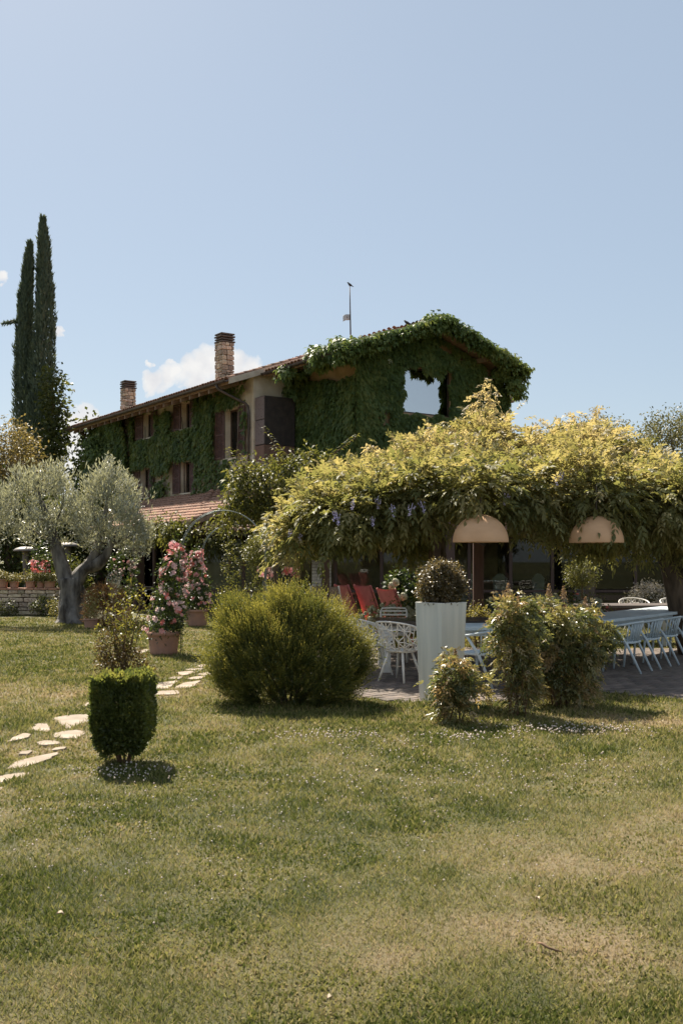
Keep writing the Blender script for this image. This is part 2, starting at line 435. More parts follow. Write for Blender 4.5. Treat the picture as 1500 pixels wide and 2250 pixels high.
def inpoly(x, y, poly):
    c = np.zeros(len(x), bool); n = len(poly)
    for i in range(n):
        x0, y0 = poly[i]; x1, y1 = poly[(i + 1) % n]
        c ^= ((y0 > y) != (y1 > y)) & (x < (x1 - x0) * (y - y0) / (y1 - y0 + 1e-12) + x0)
    return c

def grass(n, y0, y1):
    y = y0 * (y1 / y0) ** RNG.random(n)
    x = RNG.uniform(-1, 1, n) * (.36 * y + 1.7)
    k = ~inpoly(x, y, PATIO)
    for s in STONES:
        cx_, cy_ = sum(p[0] for p in s) / len(s), sum(p[1] for p in s) / len(s)
        k &= ~inpoly(x, y, [(cx_ + (p[0] - cx_) * .93, cy_ + (p[1] - cy_) * .93) for p in s])
    k &= ~((y > 27) & (x > -7))
    x, y = x[k], y[k]; n = len(x)
    z0 = (vnoise(x, y, .8) - .5) * .03 * np.clip((11 - y) / 2, 0, 1)
    dr = dryness(x, y)
    k = RNG.random(n) < 1.05 - .45 * dr
    x, y, z0, dr = x[k], y[k], z0[k], dr[k]; n = len(x)
    sc_ = np.clip(y / 6, .8, 3.2)
    tall = .6 + .8 * vnoise(x, y, 4.)
    L = RNG.uniform(.022, .050, n) * (1 - .35 * dr) * tall * np.clip(sc_, 1, 1.7)
    W = RNG.uniform(.0033, .0072, n) * sc_
    clover = vnoise(x + 40, y + 2, 1.7) > .52
    cl = clover & (RNG.random(n) < .35)
    W = np.where(cl, W * 2.6, W); L = np.where(cl, L * .8, L)
    P = np.stack([x, y, z0 - .003], 1)
    D = rdirs(n) * .75; D[:, 2] = np.abs(D[:, 2]) * .5 + .55
    N = rdirs(n)
    V = leaf_quads(P, D, N, L, W, mid=.4)
    t = np.clip(dr + RNG.normal(scale=.21, size=n) - .12 * cl, 0, 1)
    return V, t
Vg, tg = grass(600000, 3.0, 28)
meg = quads_mesh('grass', Vg, tg)
tag(obj('grass', meg, lawn_mat('grass_blades', 'tint', (.088, .11, .022), (.285, .265, .08), (.40, .305, .17), True)),
    'short sun-worn lawn grass and clover blades with dry patches', 'grass', kind='stuff')

# white clover heads scattered in the lawn
def clover():
    cl = [(700, 1620, .5, 110), (790, 1650, .9, 60), (1040, 1625, .4, 90), (1190, 1610, .5, 110), (1330, 1610, .5, 90), (285, 1705, .4, 110), (650, 1780, 1.4, 130), (900, 1720, 1.2, 120), (1250, 1700, 1., 90), (200, 1850, .8, 60), (1000, 1900, 1.2, 60), (400, 1950, .8, 50), (150, 1780, .7, 50)]
    P = []
    for px, py, s, n in cl:
        g = ground(px, py); P.append(np.stack([RNG.normal(g.x, s * .6, n), RNG.normal(g.y, s * .35, n), RNG.uniform(.025, .055, n)], 1))
    P = np.concatenate(P); P = P[~inpoly(P[:, 0], P[:, 1], PATIO)]
    n = len(P)
    base = np.array([[1, 0, 0], [-1, 0, 0], [0, 1, 0], [0, -1, 0], [0, 0, 1], [0, 0, -1]], float)
    F0 = np.array([[0, 2, 4], [2, 1, 4], [1, 3, 4], [3, 0, 4], [2, 0, 5], [1, 2, 5], [3, 1, 5], [0, 3, 5]])
    r = RNG.uniform(.006, .011, n) * np.clip(P[:, 1] / 8, .7, 1.4)
    V = (P[:, None] + base[None] * r[:, None, None] * RNG.uniform(.7, 1.1, (n, 6, 1))).reshape(-1, 3)
    F = (F0[None] + np.arange(n)[:, None, None] * 6).reshape(-1, 3)
    tag(obj('clover_flowers', np_mesh('clover_flowers', V, F), mat('clover_white', (.62, .56, .48), .8, (.45, .33, .28), 60)), 'tiny white clover heads dotted over the lawn', 'clover flowers', kind='stuff')
clover()

# small fallen leaves lying on the lawn, one by one
M_DRYLEAF = mat('dry_leaf', (.52, .45, .34), .7, (.36, .26, .17), 30)
for (px, py, s, lab) in [(1180, 1999, .035, 'small pale fallen leaf on the dry lawn patch, right foreground'), (722, 2224, .03, 'small pale fallen leaf at the bottom edge of the lawn'),
                         (830, 1708, .05, 'small white fallen petal on mid lawn below the white planter'), (132, 2033, .035, 'small tan fallen leaf in the left foreground lawn')]:
    g = ground(px, py)
    mb = MB(); pts = []
    for j in range(5):
        u_ = j / 4; w = s * .28 * math.sin(math.pi * min(1, u_ * .9 + .08))
        for sx in (-1, 0, 1): pts.append((s * (u_ - .5), sx * w, .01 * abs(sx) + .012 * math.sin(u_ * 3)))
    mb.add(pts, [(j * 3 + k, j * 3 + 3 + k, j * 3 + 4 + k, j * 3 + 1 + k) for j in range(4) for k in range(2)])
    o = mb.build('fallen_leaf', M_DRYLEAF, smooth=True); o.location = (g.x, g.y, .045); o.rotation_euler = (.2, .3, random.uniform(0, 6))
    md = o.modifiers.new('thick', 'SOLIDIFY'); md.thickness = .001
    tag(o, lab, 'leaf', 'fallen leaves on the lawn')
g = ground(1205, 2100)
pts = [(g.x - .035, g.y + .07, .03), (g.x - .02, g.y + .035, .038), (g.x, g.y, .034), (g.x + .03, g.y - .02, .03), (g.x + .05, g.y - .02, .026)]
o = MB().tube(pts, [.003, .007, .006, .005, .002], 6).build('dry_stick', M_TWIG, smooth=True)
tag(o, 'short bleached curled stick on the dry lawn patch', 'stick')

# ------------------------------------------------------------------ flagstone path
M_FLAG = mat('flagstone', (.37, .30, .23), .85, (.24, .185, .13), 3.5, .5, 60, rand=.12)
path = bpy.data.objects.new('path', None); COL.objects.link(path); tag(path, kind='structure')
for poly in STONES:
    c = Vector((sum(p[0] for p in poly) / len(poly), sum(p[1] for p in poly) / len(poly)))
    P = []
    n = len(poly)
    for i in range(n):                       # roughened outline
        a, b = Vector(poly[i]), Vector(poly[(i + 1) % n])
        for k in range(4):
            q = a.lerp(b, k / 4); q += Vector((random.uniform(-1, 1), random.uniform(-1, 1))) * .018 * min(1, (b - a).length * 2)
            if k == 0: q = q.lerp(c, .1)
            P.append((q.x - c.x, q.y - c.y))
    mb = MB(); m_ = len(P)
    sgn = sum(P[i][0] * P[(i + 1) % m_][1] - P[(i + 1) % m_][0] * P[i][1] for i in range(m_))
    if sgn < 0: P.reverse()
    top = [(x * 1.02, y * 1.02, .017 + random.uniform(-.002, .002)) for x, y in P]; mid = [(x * 1.06, y * 1.06, .008) for x, y in P]; bot = [(x * 1.06, y * 1.06, -.03) for x, y in P]
    mb.add(top + mid + bot, [tuple(range(m_))] + [(r_ * m_ + (i + 1) % m_, r_ * m_ + i, (r_ + 1) * m_ + i, (r_ + 1) * m_ + (i + 1) % m_) for r_ in (0, 1) for i in range(m_)])
    o = mb.build('stone', M_FLAG, path); o.location = (c.x, c.y, 0)

# ------------------------------------------------------------------ brick terrace
terr = MB().prism(PATIO, -.03, .012).build('terrace', mat('terrace_joint', (.10, .085, .07), .95, (.07, .06, .05), 9), kind='structure')
bm = bmesh.new(); bmesh.ops.create_cube(bm, size=1)
bmesh.ops.scale(bm, vec=(.27, .128, .03), verts=bm.verts)
bmesh.ops.bevel(bm, geom=[e for e in bm.edges if abs(e.verts[0].co.z - e.verts[1].co.z) < 1e-4 and e.verts[0].co.z > 0], offset=.008, segments=1, affect='EDGES')
paver = bpy.data.meshes.new('paver'); bm.to_mesh(paver); bm.free()
M_PAVER = mat('paver', (.17, .13, .105), .8, (.10, .08, .068), 12, .5, 70, rand=.3)
ang = R(38); ca, sa = math.cos(ang), math.sin(ang)
spots = []
for i in range(-90, 90):
    for j in range(-170, 170):
        lx, ly = (i + (.5 if j % 2 else 0)) * .28, j * .138
        x, y = 4 + lx * ca - ly * sa, 15 + lx * sa + ly * ca
        spots.append((x, y))
sx = np.array(spots); k = inpoly(sx[:, 0], sx[:, 1], PATIO)
spots = sorted([tuple(p) for p in sx[k]], key=lambda p: p[1] + (0 if abs(p[0] / p[1]) < .36 else 50))
paver.materials.append(M_PAVER)
for (x, y) in spots[:300]:
    o = obj('paver', paver, None, terr); o.location = (x, y, .004 + random.uniform(-.002, .004)); o.rotation_euler = (random.uniform(-.008, .008), random.uniform(-.008, .008), ang)
pv = np.array([v.co[:] for v in paver.vertices]); pf = [tuple(p.vertices) for p in paver.polygons]
rot = np.array([[ca, -sa, 0], [sa, ca, 0], [0, 0, 1]])
VV = []; FF = []
for q, (x, y) in enumerate(spots[300:]):
    VV += [tuple(p) for p in (pv @ rot.T + np.array([x, y, .004 + random.uniform(-.002, .004)]))]; n0 = q * len(pv); FF += [tuple(i + n0 for i in f) for f in pf]
me = bpy.data.meshes.new('pavers'); me.from_pydata(VV, [], FF)
obj('pavers', me, M_PAVER, terr, kind='stuff')

# ------------------------------------------------------------------ the house
HC = Vector((-2.87, 32.515, 0)); HROT = R(34.445)
house = thing('country_house', 'ivy-clad two-storey stone country house with tiled roof, brown shutters and gable wing', 'house', HC, HROT)
M_PLASTER = mat('old_plaster', (.72, .62, .49), .9, (.50, .39, .27), 1.7, .6, 30, detail=9)
M_OCHRE = mat('ochre_plaster', (.60, .40, .24), .9, (.40, .25, .14), 2.2, .5, 30)
M_SHUT = mat('shutter_brown', (.135, .07, .055), .65, (.085, .045, .036), 9, .2, 60)
M_FRAME = mat('window_frame', (.09, .055, .04), .6)
M_TILE = mat('terracotta_tile', (.46, .25, .16), .85, (.27, .155, .11), 7, .5, 50, rand=.32)
M_TILE_S = mat('terracotta_tiles', (.42, .23, .15), .85, (.24, .14, .10), 5, .6, 50)
M_METAL = mat('gutter_metal', (.12, .095, .085), .5, (.07, .055, .05), 6, metal=.5)
M_STEEL = mat('rusted_steel', (.06, .045, .04), .7, (.035, .028, .027), 5, .5, 40)
M_STEEL2 = mat('rusted_steel_grey', (.20, .15, .14), .75, (.07, .05, .046), 20, .4, 60, ramp=(.32, .42))
M_STEEL3 = mat('rusted_steel_red', (.20, .115, .085), .75, (.08, .045, .035), 20, .4, 60, ramp=(.32, .42))
M_GLASS = glass_mat('dark_glass', .0, (.72, .77, .76), 1.42)
M_GLASS_SKY = glass_mat('coated_glass', .70)
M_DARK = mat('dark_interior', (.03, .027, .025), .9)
M_CURT = mat('curtain', (.5, .5, .48), .9, (.38, .39, .39), 3, stretch=(30, 30, .3))

def wall_holes(axis, a0, a1, z0, ztop, th, off, holes):
    """wall in the plane axis ('u' facade at u=off, running along v; 'v' gable at v=off, running along u); ztop(a) gives the top; holes = (a0,a1,z0,z1)"""
    cuts = sorted(set([a0, a1] + [h for q in holes for h in q[:2]]))
    cuts = [c for c in cuts if a0 <= c <= a1]
    mb = MB()
    for s0, s1 in zip(cuts, cuts[1:]):
        zs = z0
        hs = sorted([h for h in holes if h[0] < (s0 + s1) / 2 < h[1]], key=lambda h: h[2])
        spans = []
        for h in hs: spans.append((zs, h[2])); zs = h[3]
        spans.append((zs, None))
        for b, t in spans:
            ta, tb = (ztop(s0), ztop(s1)) if t is None else (t, t)
            if axis == 'u': P = [(off, s0, b), (off, s1, b), (off, s1, tb), (off, s0, ta), (off + th, s0, b), (off + th, s1, b), (off + th, s1, tb), (off + th, s0, ta)]
            else: P = [(s0, off, b), (s1, off, b), (s1, off, tb), (s0, off, ta), (s0, off + th, b), (s1, off + th, b), (s1, off + th, tb), (s0, off + th, ta)]
            mb.add(P, [(0, 1, 2, 3), (7, 6, 5, 4), (0, 4, 5, 1), (1, 5, 6, 2), (2, 6, 7, 3), (3, 7, 4, 0)])
    return mb
# openings of the long facade: v0, v1, z0, z1, shutter width
OPEN = [(4.62, 5.40, 6.45, 7.42, .56), (8.10, 8.90, 6.45, 7.42, .6), (11.3, 12.0, 6.45, 7.42, .5), (.97, 1.95, 5.08, 6.74, .53), (4.62, 5.45, 4.08, 5.24, .54), (8.35, 9.2, 4.08, 5.24, .56)]
FL = 13.6
wall_holes('u', 0, FL, 0, lambda a: 7.70, .36, 0, [o[:4] for o in OPEN]).build('wall', M_PLASTER, house, label='long plastered facade')
mainz = lambda u: (7.43 + .35 * (u + 1.0)) if u < 6 else (7.43 + .35 * 7 - .35 * (u - 6))
wall_holes('v', .36, 10.5, 0, lambda a: mainz(a) - .10, .36, .003, []).build('wall', M_PLASTER, house)
wall_holes('v', 0.36, 10.5, 0, lambda a: mainz(a) - .10, .36, FL - .36, []).build('wall', M_PLASTER, house)
MB().b2(10.14, 10.5, .37, FL - .37, 0, mainz(10.5) - .12).build('wall', M_PLASTER, house)
# gable wing
WU0, WU1, WV = 1.54, 7.30, -3.74
wingz = lambda u: 7.73 + .353 * (u - .3) if u < 4.15 else 7.73 + .353 * 3.85 - .353 * (u - 4.15)
WIN = (3.15, 5.2, 6.26, 7.72)
cz = lambda a: wingz(a) - .16
wall_holes('v', WU0, 4.15, 0, cz, .36, WV, [WIN]).build('wall', M_OCHRE, house, label='gable wall of the wing')
wall_holes('v', 4.15, WU1, 0, cz, .36, WV, [(4.15, 5.2, 6.26, 7.72)]).build('wall', M_OCHRE, house)
MB().b2(WU0, WU0 + .36, WV + .363, -.001, 0, wingz(WU0) - .2).build('wall', M_OCHRE, house, label='side wall of the wing')
MB().b2(WU1 - .36, WU1, WV + .363, -.001, 0, wingz(WU1) - .2).build('wall', M_OCHRE, house)
# dark rooms behind the openings
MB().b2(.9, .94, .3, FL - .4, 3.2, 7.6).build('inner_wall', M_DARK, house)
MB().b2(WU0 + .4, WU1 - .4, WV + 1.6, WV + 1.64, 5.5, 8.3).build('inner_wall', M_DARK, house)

def window(v0, v1, z0, z1, sw, curtain=False, angles=(0, 0)):
    w = MB()
    d0, d1 = .2, .26; b = .06
    w.b2(d0, d1, v0, v0 + b, z0, z1); w.b2(d0, d1, v1 - b, v1, z0, z1); w.b2(d0, d1, v0 + b, v1 - b, z0, z0 + b); w.b2(d0, d1, v0 + b, v1 - b, z1 - b, z1)
    f = w.build('window', M_FRAME, house)
    vm = (v0 + v1) / 2
    MB().b2(d0 + .005, d1 - .005, vm - .03, vm + .03, z0 + b, z1 - b).build('mullion', M_FRAME, f)
    MB().b2(d0 + .02, d0 + .03, v0 + b, v1 - b, z0 + b, z1 - b).build('pane', M_GLASS, f)
    MB().b2(-.06, .19, v0 - .06, v1 + .06, z0 - .05, z0 - .002).build('sill', M_PLASTER, f)
    if curtain:
        MB().b2(d1 + .06, d1 + .08, v0, v1, z0 - .02, z1).build('curtain', M_CURT, f)
    for side, (a0, a1) in enumerate(((v0 - sw, v0 - .01), (v1 + .01, v1 + sw))):
        hinge = v0 - .01 if side == 0 else v1 + .01
        s = bpy.data.objects.new('shutter', None); s.parent = house; COL.objects.link(s); s.location = (-.02, hinge, 0)
        s.rotation_euler = (0, 0, angles[side])
        l0, l1 = a0 - hinge, a1 - hinge
        fr = MB(); bb = .055; zm = z0 + (z1 - z0) * .5
        fr.b2(-.035, 0, l0, l0 + bb, z0, z1); fr.b2(-.035, 0, l1 - bb, l1, z0, z1)
        for zz in (z0, zm - bb / 2, z1 - bb): fr.b2(-.034, -.001, l0 + bb, l1 - bb, zz, zz + bb)
        fr.build('shutter_frame', M_SHUT, s)
        sl = MB(); zz = z0 + bb + .02
        while zz < z1 - bb:
            sl.box((-.018, (l0 + l1) / 2, zz), (.012, abs(l1 - l0) - 2 * bb, .05), Matrix.Rotation(R(35), 3, 'Y')); zz += .047
        sl.build('louvres', M_SHUT, s, kind='stuff')
for i, o_ in enumerate(OPEN): window(*o_, curtain=(i == 3), angles=[(R(-6), R(4)), (R(-3), R(7)), (0, 0), (R(-4), R(9)), (R(-5), R(6)), (R(-3), R(3))][i])
# big window of the gable
w = MB(); u0, u1, z0, z1 = WIN
for q in ((u0, u0 + .05, z0, z1), (u1 - .05, u1, z0, z1), (u0 + .05, u1 - .05, z0, z0 + .05), (u0 + .05, u1 - .05, z1 - .05, z1)): w.b2(q[0], q[1], WV + .06, WV + .12, q[2], q[3])
f = w.build('window', M_FRAME, house, label='big frameless-looking gable window mirroring the sky')
MB().b2(u0 + .05, u1 - .05, WV + .08, WV + .09, z0 + .05, z1 - .05).build('pane', M_GLASS_SKY, f)

# roofs
def tile_mesh(name, L=.46, r0=.105, r1=.085, n=5, th=.014):
    V = []; Fc = []
    for (y, r) in ((0, r0), (L, r1)):
        for rr_ in (r, r - th):
            for k in range(n + 1):
                a = math.pi * k / n; V.append((math.cos(a) * rr_, y, math.sin(a) * rr_ * .75 + (0 if y else .018)))
    m_ = n + 1
    for k in range(n):
        Fc.append((k, k + 1, 2 * m_ + k + 1, 2 * m_ + k)); Fc.append((m_ + k + 1, m_ + k, 3 * m_ + k, 3 * m_ + k + 1)); Fc.append((k + 1, k, m_ + k, m_ + k + 1))
    me_ = bpy.data.meshes.new(name); me_.from_pydata(V, [], Fc); me_.polygons.foreach_set('use_smooth', [True] * len(Fc)); me_.materials.append(M_TILE)
    return me_
TILE = tile_mesh('roof_tile')
TV = np.array([v.co[:] for v in TILE.vertices]); TF = [tuple(p.vertices) for p in TILE.polygons]
def tile_field(parent, origin, across, upslope, wid, length, single, step=.2, expo=.36, skip=None):
    """rows of curved tiles; single(row,col) -> an object of its own, else joined"""
    ax = Vector(across).normalized(); us = Vector(upslope).normalized(); nn = ax.cross(us)
    if nn.z < 0: nn = -nn; 
    Mx = Matrix((ax, us, nn)).transposed()
    if Mx.determinant() < 0: Mx = Matrix((-ax, us, nn)).transposed()
    Mn = np.array(Mx); VV = []; FF = []
    nc = int(wid / step); nr = int(length / expo) + 1; cnt = 0
    for r_ in range(nr):
        for c_ in range(nc):
            p = Vector(origin) + ax * (c_ + .5) * step + us * (r_ * expo) + nn * (.02 + random.uniform(-.004, .006))
            if skip and skip(p): continue
            p += us * random.uniform(-.018, .018)
            if single(r_, c_):
                o = obj('roof_tile', TILE, None, parent); o.location = p; o.rotation_euler = (Mx @ Matrix.Rotation(random.uniform(-.04, .04), 3, 'Z')).to_euler()
            else:
                n0 = len(VV); VV += [tuple(q) for q in (TV @ Mn.T + np.array(p))]; FF += [tuple(i + n0 for i in f_) for f_ in TF]
    if VV:
        me_ = bpy.data.meshes.new('roof_tiles'); me_.from_pydata(VV, [], FF); me_.polygons.foreach_set('use_smooth', [True] * len(FF))
        obj('roof_tiles', me_, M_TILE_S, parent, kind='stuff')
def slab(name, P, th, m, parent):
    P = [Vector(p) for p in P]; n = (P[1] - P[0]).cross(P[2] - P[0]).normalized()
    if n.z > 0: n = -n
    Q = [p + n * th for p in P]
    return MB().add(P + Q, [(0, 1, 2, 3), (7, 6, 5, 4), (0, 4, 5, 1), (1, 5, 6, 2), (2, 6, 7, 3), (3, 7, 4, 0)]).build(name, m, parent)
M_SOFFIT = mat('soffit_boards', (.30, .20, .13), .85, (.18, .12, .08), 4, stretch=(6, 1, 1))
M_VERGE = mat('verge_mortar', (.62, .53, .43), .9, (.48, .39, .30), 5, .4, 30)
V0, V1 = -.15, 14.9
mr = slab('roof', [(-1.0, V0, 7.40), (6, V0, 9.85), (6, V1, 9.85), (-1.0, V1, 7.40)], .14, M_SOFFIT, house)
slab('roof', [(11.6, V0, 7.89), (6.003, V0, 9.85), (6.003, V1, 9.85), (11.6, V1, 7.89)], .14, M_SOFFIT, house)
MB().add([(-1.0, V0 - .012, 7.25), (5.9, V0 - .012, 9.66), (5.9, V0 - .012, 9.86), (-1.0, V0 - .012, 7.44), (-1.0, V0 - .05, 7.25), (5.9, V0 - .05, 9.66), (5.9, V0 - .05, 9.86), (-1.0, V0 - .05, 7.44)],
         [(3, 2, 1, 0), (4, 5, 6, 7), (0, 1, 5, 4), (2, 3, 7, 6), (3, 0, 4, 7), (1, 2, 6, 5)]).build('verge_board', M_VERGE, house)
us = Vector((7, 0, 2.45)).normalized()
tile_field(mr, (-1.06, V0 - .04, 7.38), (0, 1, 0), us, V1 - V0 + .05, 7.3, lambda r_, c_: r_ == 0 or c_ == 0)
tile_field(mr, (11.6, V0, 7.90), (0, 1, 0), (-5.6, 0, 1.96), V1 - V0, 5.9, lambda r_, c_: False, step=.3)
mbr = MB()
for k in range(38):
    mbr.tube([(6, V0 + k * .4, 9.88), (6, V0 + k * .4 + .42, 9.86)], [.13, .11], 8)
mbr.build('ridge_tiles', M_TILE_S, mr, kind='stuff')
# gutters and rainwater pipe
def gutter(parent, a, b, r=.075):
    a, b = Vector(a), Vector(b); d = (b - a).normalized(); s = d.cross(Vector((0, 0, 1)))
    V = []; n = 6
    for p in (a, b):
        for rr_ in (r, r - .012):
            for k in range(n + 1):
                t_ = math.pi * k / n; V.append(p + s * math.cos(t_) * rr_ - Vector((0, 0, 1)) * math.sin(t_) * rr_)
    m_ = n + 1; Fc = []
    for k in range(n):
        Fc += [(k, k + 1, 2 * m_ + k + 1, 2 * m_ + k), (m_ + k + 1, m_ + k, 3 * m_ + k, 3 * m_ + k + 1), (k + 1, k, m_ + k, m_ + k + 1), (2 * m_ + k, 2 * m_ + k + 1, 3 * m_ + k + 1, 3 * m_ + k)]
    return MB().add(V, Fc).build('gutter', M_METAL, parent, smooth=False)
gutter(house, (-1.09, V0 - .03, 7.38), (-1.09, V1, 7.38))
MB().tube([(-1.09, .5, 7.31), (-1.05, .5, 7.2), (-.95, .46, 7.12), (-.2, .22, 6.75), (-.1, .19, 6.66), (-.08, .18, 6.5), (-.08, .18, 3.2)], .045, 10).build('drainpipe', M_METAL, house, smooth=True)
# rafters under the eave
for k in range(20):
    v_ = .5 + k * .72
    o = MB().add([(-.98, v_, 7.13), (.0, v_, 7.47), (0, v_ + .09, 7.47), (-.98, v_ + .09, 7.13), (-.98, v_, 7.255), (0, v_, 7.605), (0, v_ + .09, 7.605), (-.98, v_ + .09, 7.255)],
        [(3, 2, 1, 0), (4, 5, 6, 7), (0, 1, 5, 4), (2, 3, 7, 6), (3, 0, 4, 7), (1, 2, 6, 5)]).build('rafter', M_SOFFIT, house)
MB().tube([(-.95, FL + .1, 7.2), (0.05, FL + .1, 6.6)], .04, 6).build('bracket', M_FRAME, house)
# wing roof
WF = -4.5
wr = slab('roof', [(.3, WF, 7.72), (4.15, WF, 9.08), (4.15, 1.2, 9.08), (.3, -.18, 7.72)], .13, M_SOFFIT, house)
slab('roof', [(7.7, WF, 7.826), (4.153, WF, 9.08), (4.153, 1.2, 9.08), (7.7, 1.2, 7.826)], .13, M_SOFFIT, house)
tile_field(wr, (.25, WF - .02, 7.70), (0, 1, 0), (3.85, 0, 1.36), 4.3, 4.0, lambda r_, c_: r_ == 0)
tile_field(wr, (7.72, WF - .02, 7.83), (0, 1, 0), (-3.85, 0, 1.36), 5.6, 3.7, lambda r_, c_: False)
gutter(house, (.22, WF - .02, 7.70), (.22, -.2, 7.70))
for v_ in (-4.0, -2.9, -1.8, -.8):
    MB().add([(.34, v_, 7.48), (1.54, v_, 7.90), (1.54, v_ + .12, 7.90), (.34, v_ + .12, 7.48), (.34, v_, 7.585), (1.54, v_, 8.01), (1.54, v_ + .12, 8.01), (.34, v_ + .12, 7.585)],
        [(3, 2, 1, 0), (4, 5, 6, 7), (0, 1, 5, 4), (2, 3, 7, 6), (3, 0, 4, 7), (1, 2, 6, 5)]).build('rafter', M_SOFFIT, house)
for uu in (2.2, 4.15, 6.1):
    MB().b2(uu - .07, uu + .07, WF + .05, WV - .002, wingz(uu) - .34, wingz(uu) - .2).build('purlin', M_SOFFIT, house)
# rust-steel box bay on the corner wall
bay = bpy.data.objects.new('bay', None); COL.objects.link(bay); bay.parent = house; bay['label'] = 'rust-brown steel box bay on the corner wall'
B0, B1 = .06, 1.20
MB().b2(B0 + .012, B1, -.62, -.002, 5.35, 6.92).build('panel', M_STEEL, bay)
for (z0_, z1_, mm) in ((6.18, 6.90, M_STEEL2), (5.37, 6.15, M_STEEL2), (4.3, 5.33, M_STEEL3)):
    MB().b2(B0 - .012, B0 + .01, -.60, -.01, z0_, z1_).build('panel', mm, bay)
MB().b2(B0 + .012, B1, -.60, -.004, 4.2, 5.34).build('panel', M_STEEL3, bay)
for k in range(34):                                     # punched holes in the side plates
    z_ = random.uniform(4.4, 6.8); y_ = random.uniform(-.55, -.06)
    MB().tube([(B0 - .0135, y_, z_), (B0 - .0128, y_, z_)], random.uniform(.008, .02), 6).build('perforation', M_DARK, bay)
# chimneys
def stone_variants():
    out = []
    for k in range(6):
        b_ = bmesh.new(); bmesh.ops.create_cube(b_, size=1)
        bmesh.ops.bevel(b_, geom=b_.edges[:] , offset=.13, segments=1, affect='EDGES')
        for v_ in b_.verts: v_.co += Vector((random.uniform(-1, 1), random.uniform(-1, 1), random.uniform(-1, 1))) * .05
        me_ = bpy.data.meshes.new('stone'); b_.to_mesh(me_); b_.free(); out.append(me_)
    return out
SV = stone_variants()
M_STONE = mat('rubble_stone', (.62, .52, .40), .9, (.38, .28, .20), 4, .7, 25, rand=.4)
for s_ in SV: s_.materials.append(M_STONE)
M_MORTAR = mat('mortar', (.20, .145, .11), .95, (.15, .105, .08), 6)
def stone_face(parent, org, du, nrm, width, z0_, z1_, rowh, wmin, wmax, depth=.07):
    du, nrm = Vector(du), Vector(nrm); z = z0_
    ang_ = math.atan2(du.y, du.x)
    while z < z1_ - .02:
        h_ = min(rowh * random.uniform(.65, 1.35), z1_ - z); x = 0
        while x < width - .01:
            w_ = random.uniform(wmin, wmax)
            if width - x - w_ < wmin * .7: w_ = width - x
            sub_ = random.random() < .2 and h_ > rowh * .9
            for q in range(2 if sub_ else 1):
                hh = h_ / (2 if sub_ else 1)
                o = obj('stone', random.choice(SV), None, parent)
                o.location = Vector(org) + du * (x + w_ / 2) + nrm * random.uniform(-.01, .018) + Vector((0, 0, z + hh * (q + .5)))
                o.scale = (w_ - .018, depth, hh - .018); o.rotation_euler = (random.uniform(-.04, .04), random.uniform(-.05, .05), ang_)
            x += w_
        z += h_
def chimney(u_, v_, wu, wv, zb, zt):
    c = MB().b2(u_ - wu / 2 + .03, u_ + wu / 2 - .03, v_ - wv / 2 + .03, v_ + wv / 2 - .03, zb, zt - .32).build('chimney', M_MORTAR, house)
    for (org, du, nrm, w_) in (((u_ - wu / 2, v_ + wv / 2, 0), (0, -1, 0), (-1, 0, 0), wv), ((u_ - wu / 2, v_ - wv / 2, 0), (1, 0, 0), (0, -1, 0), wu)):
        stone_face(c, org, du, nrm, w_, zb + .1, zt - .34, .15, .12, .26, .09)
    MB().b2(u_ - wu * .3, u_ + wu * .3, v_ - wv * .3, v_ + wv * .3, zt - .32, zt - .03).build('flue', M_DARK, c)
    for k, zz in enumerate((zt - .33, zt - .235, zt - .14, zt - .045)):
        g_ = .03 if k % 2 else .045
        MB().b2(u_ - wu / 2 - g_, u_ + wu / 2 + g_, v_ - wv / 2 - g_, v_ + wv / 2 + g_, zz, zz + .055).build('cap_slab', mat('cap_slate', (.13, .105, .09), .85), c, bevel=.012)
chimney(1.2, 4.28, .5, .48, 7.9, 9.93)
chimney(1.2, 13.4, .5, .46, 7.9, 9.52)
# little floodlights under the eaves
for (u_, z_) in ((2.55, 7.74), (6.62, 7.5)):
    fl = MB().box((u_, WV - .22, z_), (.17, .12, .15)).build('floodlight', mat('lamp_white', (.72, .68, .6), .5), house, bevel=.02)
    MB().tube([(u_, WV - .16, z_), (u_, WV - .0, z_ + .06)], .02, 6).build('bracket', M_METAL, fl)

# flag pole on the roof, flag, birds
hm = Matrix.Translation(HC) @ Matrix.Rotation(HROT, 4, 'Z')
pp = hm @ Vector((3.0, -1.25, 0))
fp = thing('flagpole', 'thin dark mast with a small white flag on the house roof', 'flagpole', (pp.x, pp.y, 8.6))
MB().tube([(0, 0, 0), (-.02, 0, 1.2), (-.035, 0, 2.12)], [.028, .022, .014], 8).build('mast', M_METAL, fp, smooth=True)
fv = []; ff = []
for i in range(9):
    for j in range(6):
        fv.append((-.02 - i / 8 * .24, math.sin(i * .9) * .03, 1.02 + j / 5 * .2 - (i / 8) ** 2 * .05))
for i in range(8):
    for j in range(5): ff.append((i * 6 + j, (i + 1) * 6 + j, (i + 1) * 6 + j + 1, i * 6 + j + 1))
fo = MB().add(fv, ff).build('flag', mat('flag_white', (.55, .56, .58), .9), fp, smooth=True)
md = fo.modifiers.new('thick', 'SOLIDIFY'); md.thickness = .004
MB().add([(-.10, -.012, 1.09), (-.17, -.02, 1.08), (-.14, -.016, 1.15)], [(0, 1, 2)]).build('emblem', mat('emblem_grey', (.2, .2, .22), .9), fp)
M_BIRD = mat('bird_dark', (.045, .04, .038), .8)
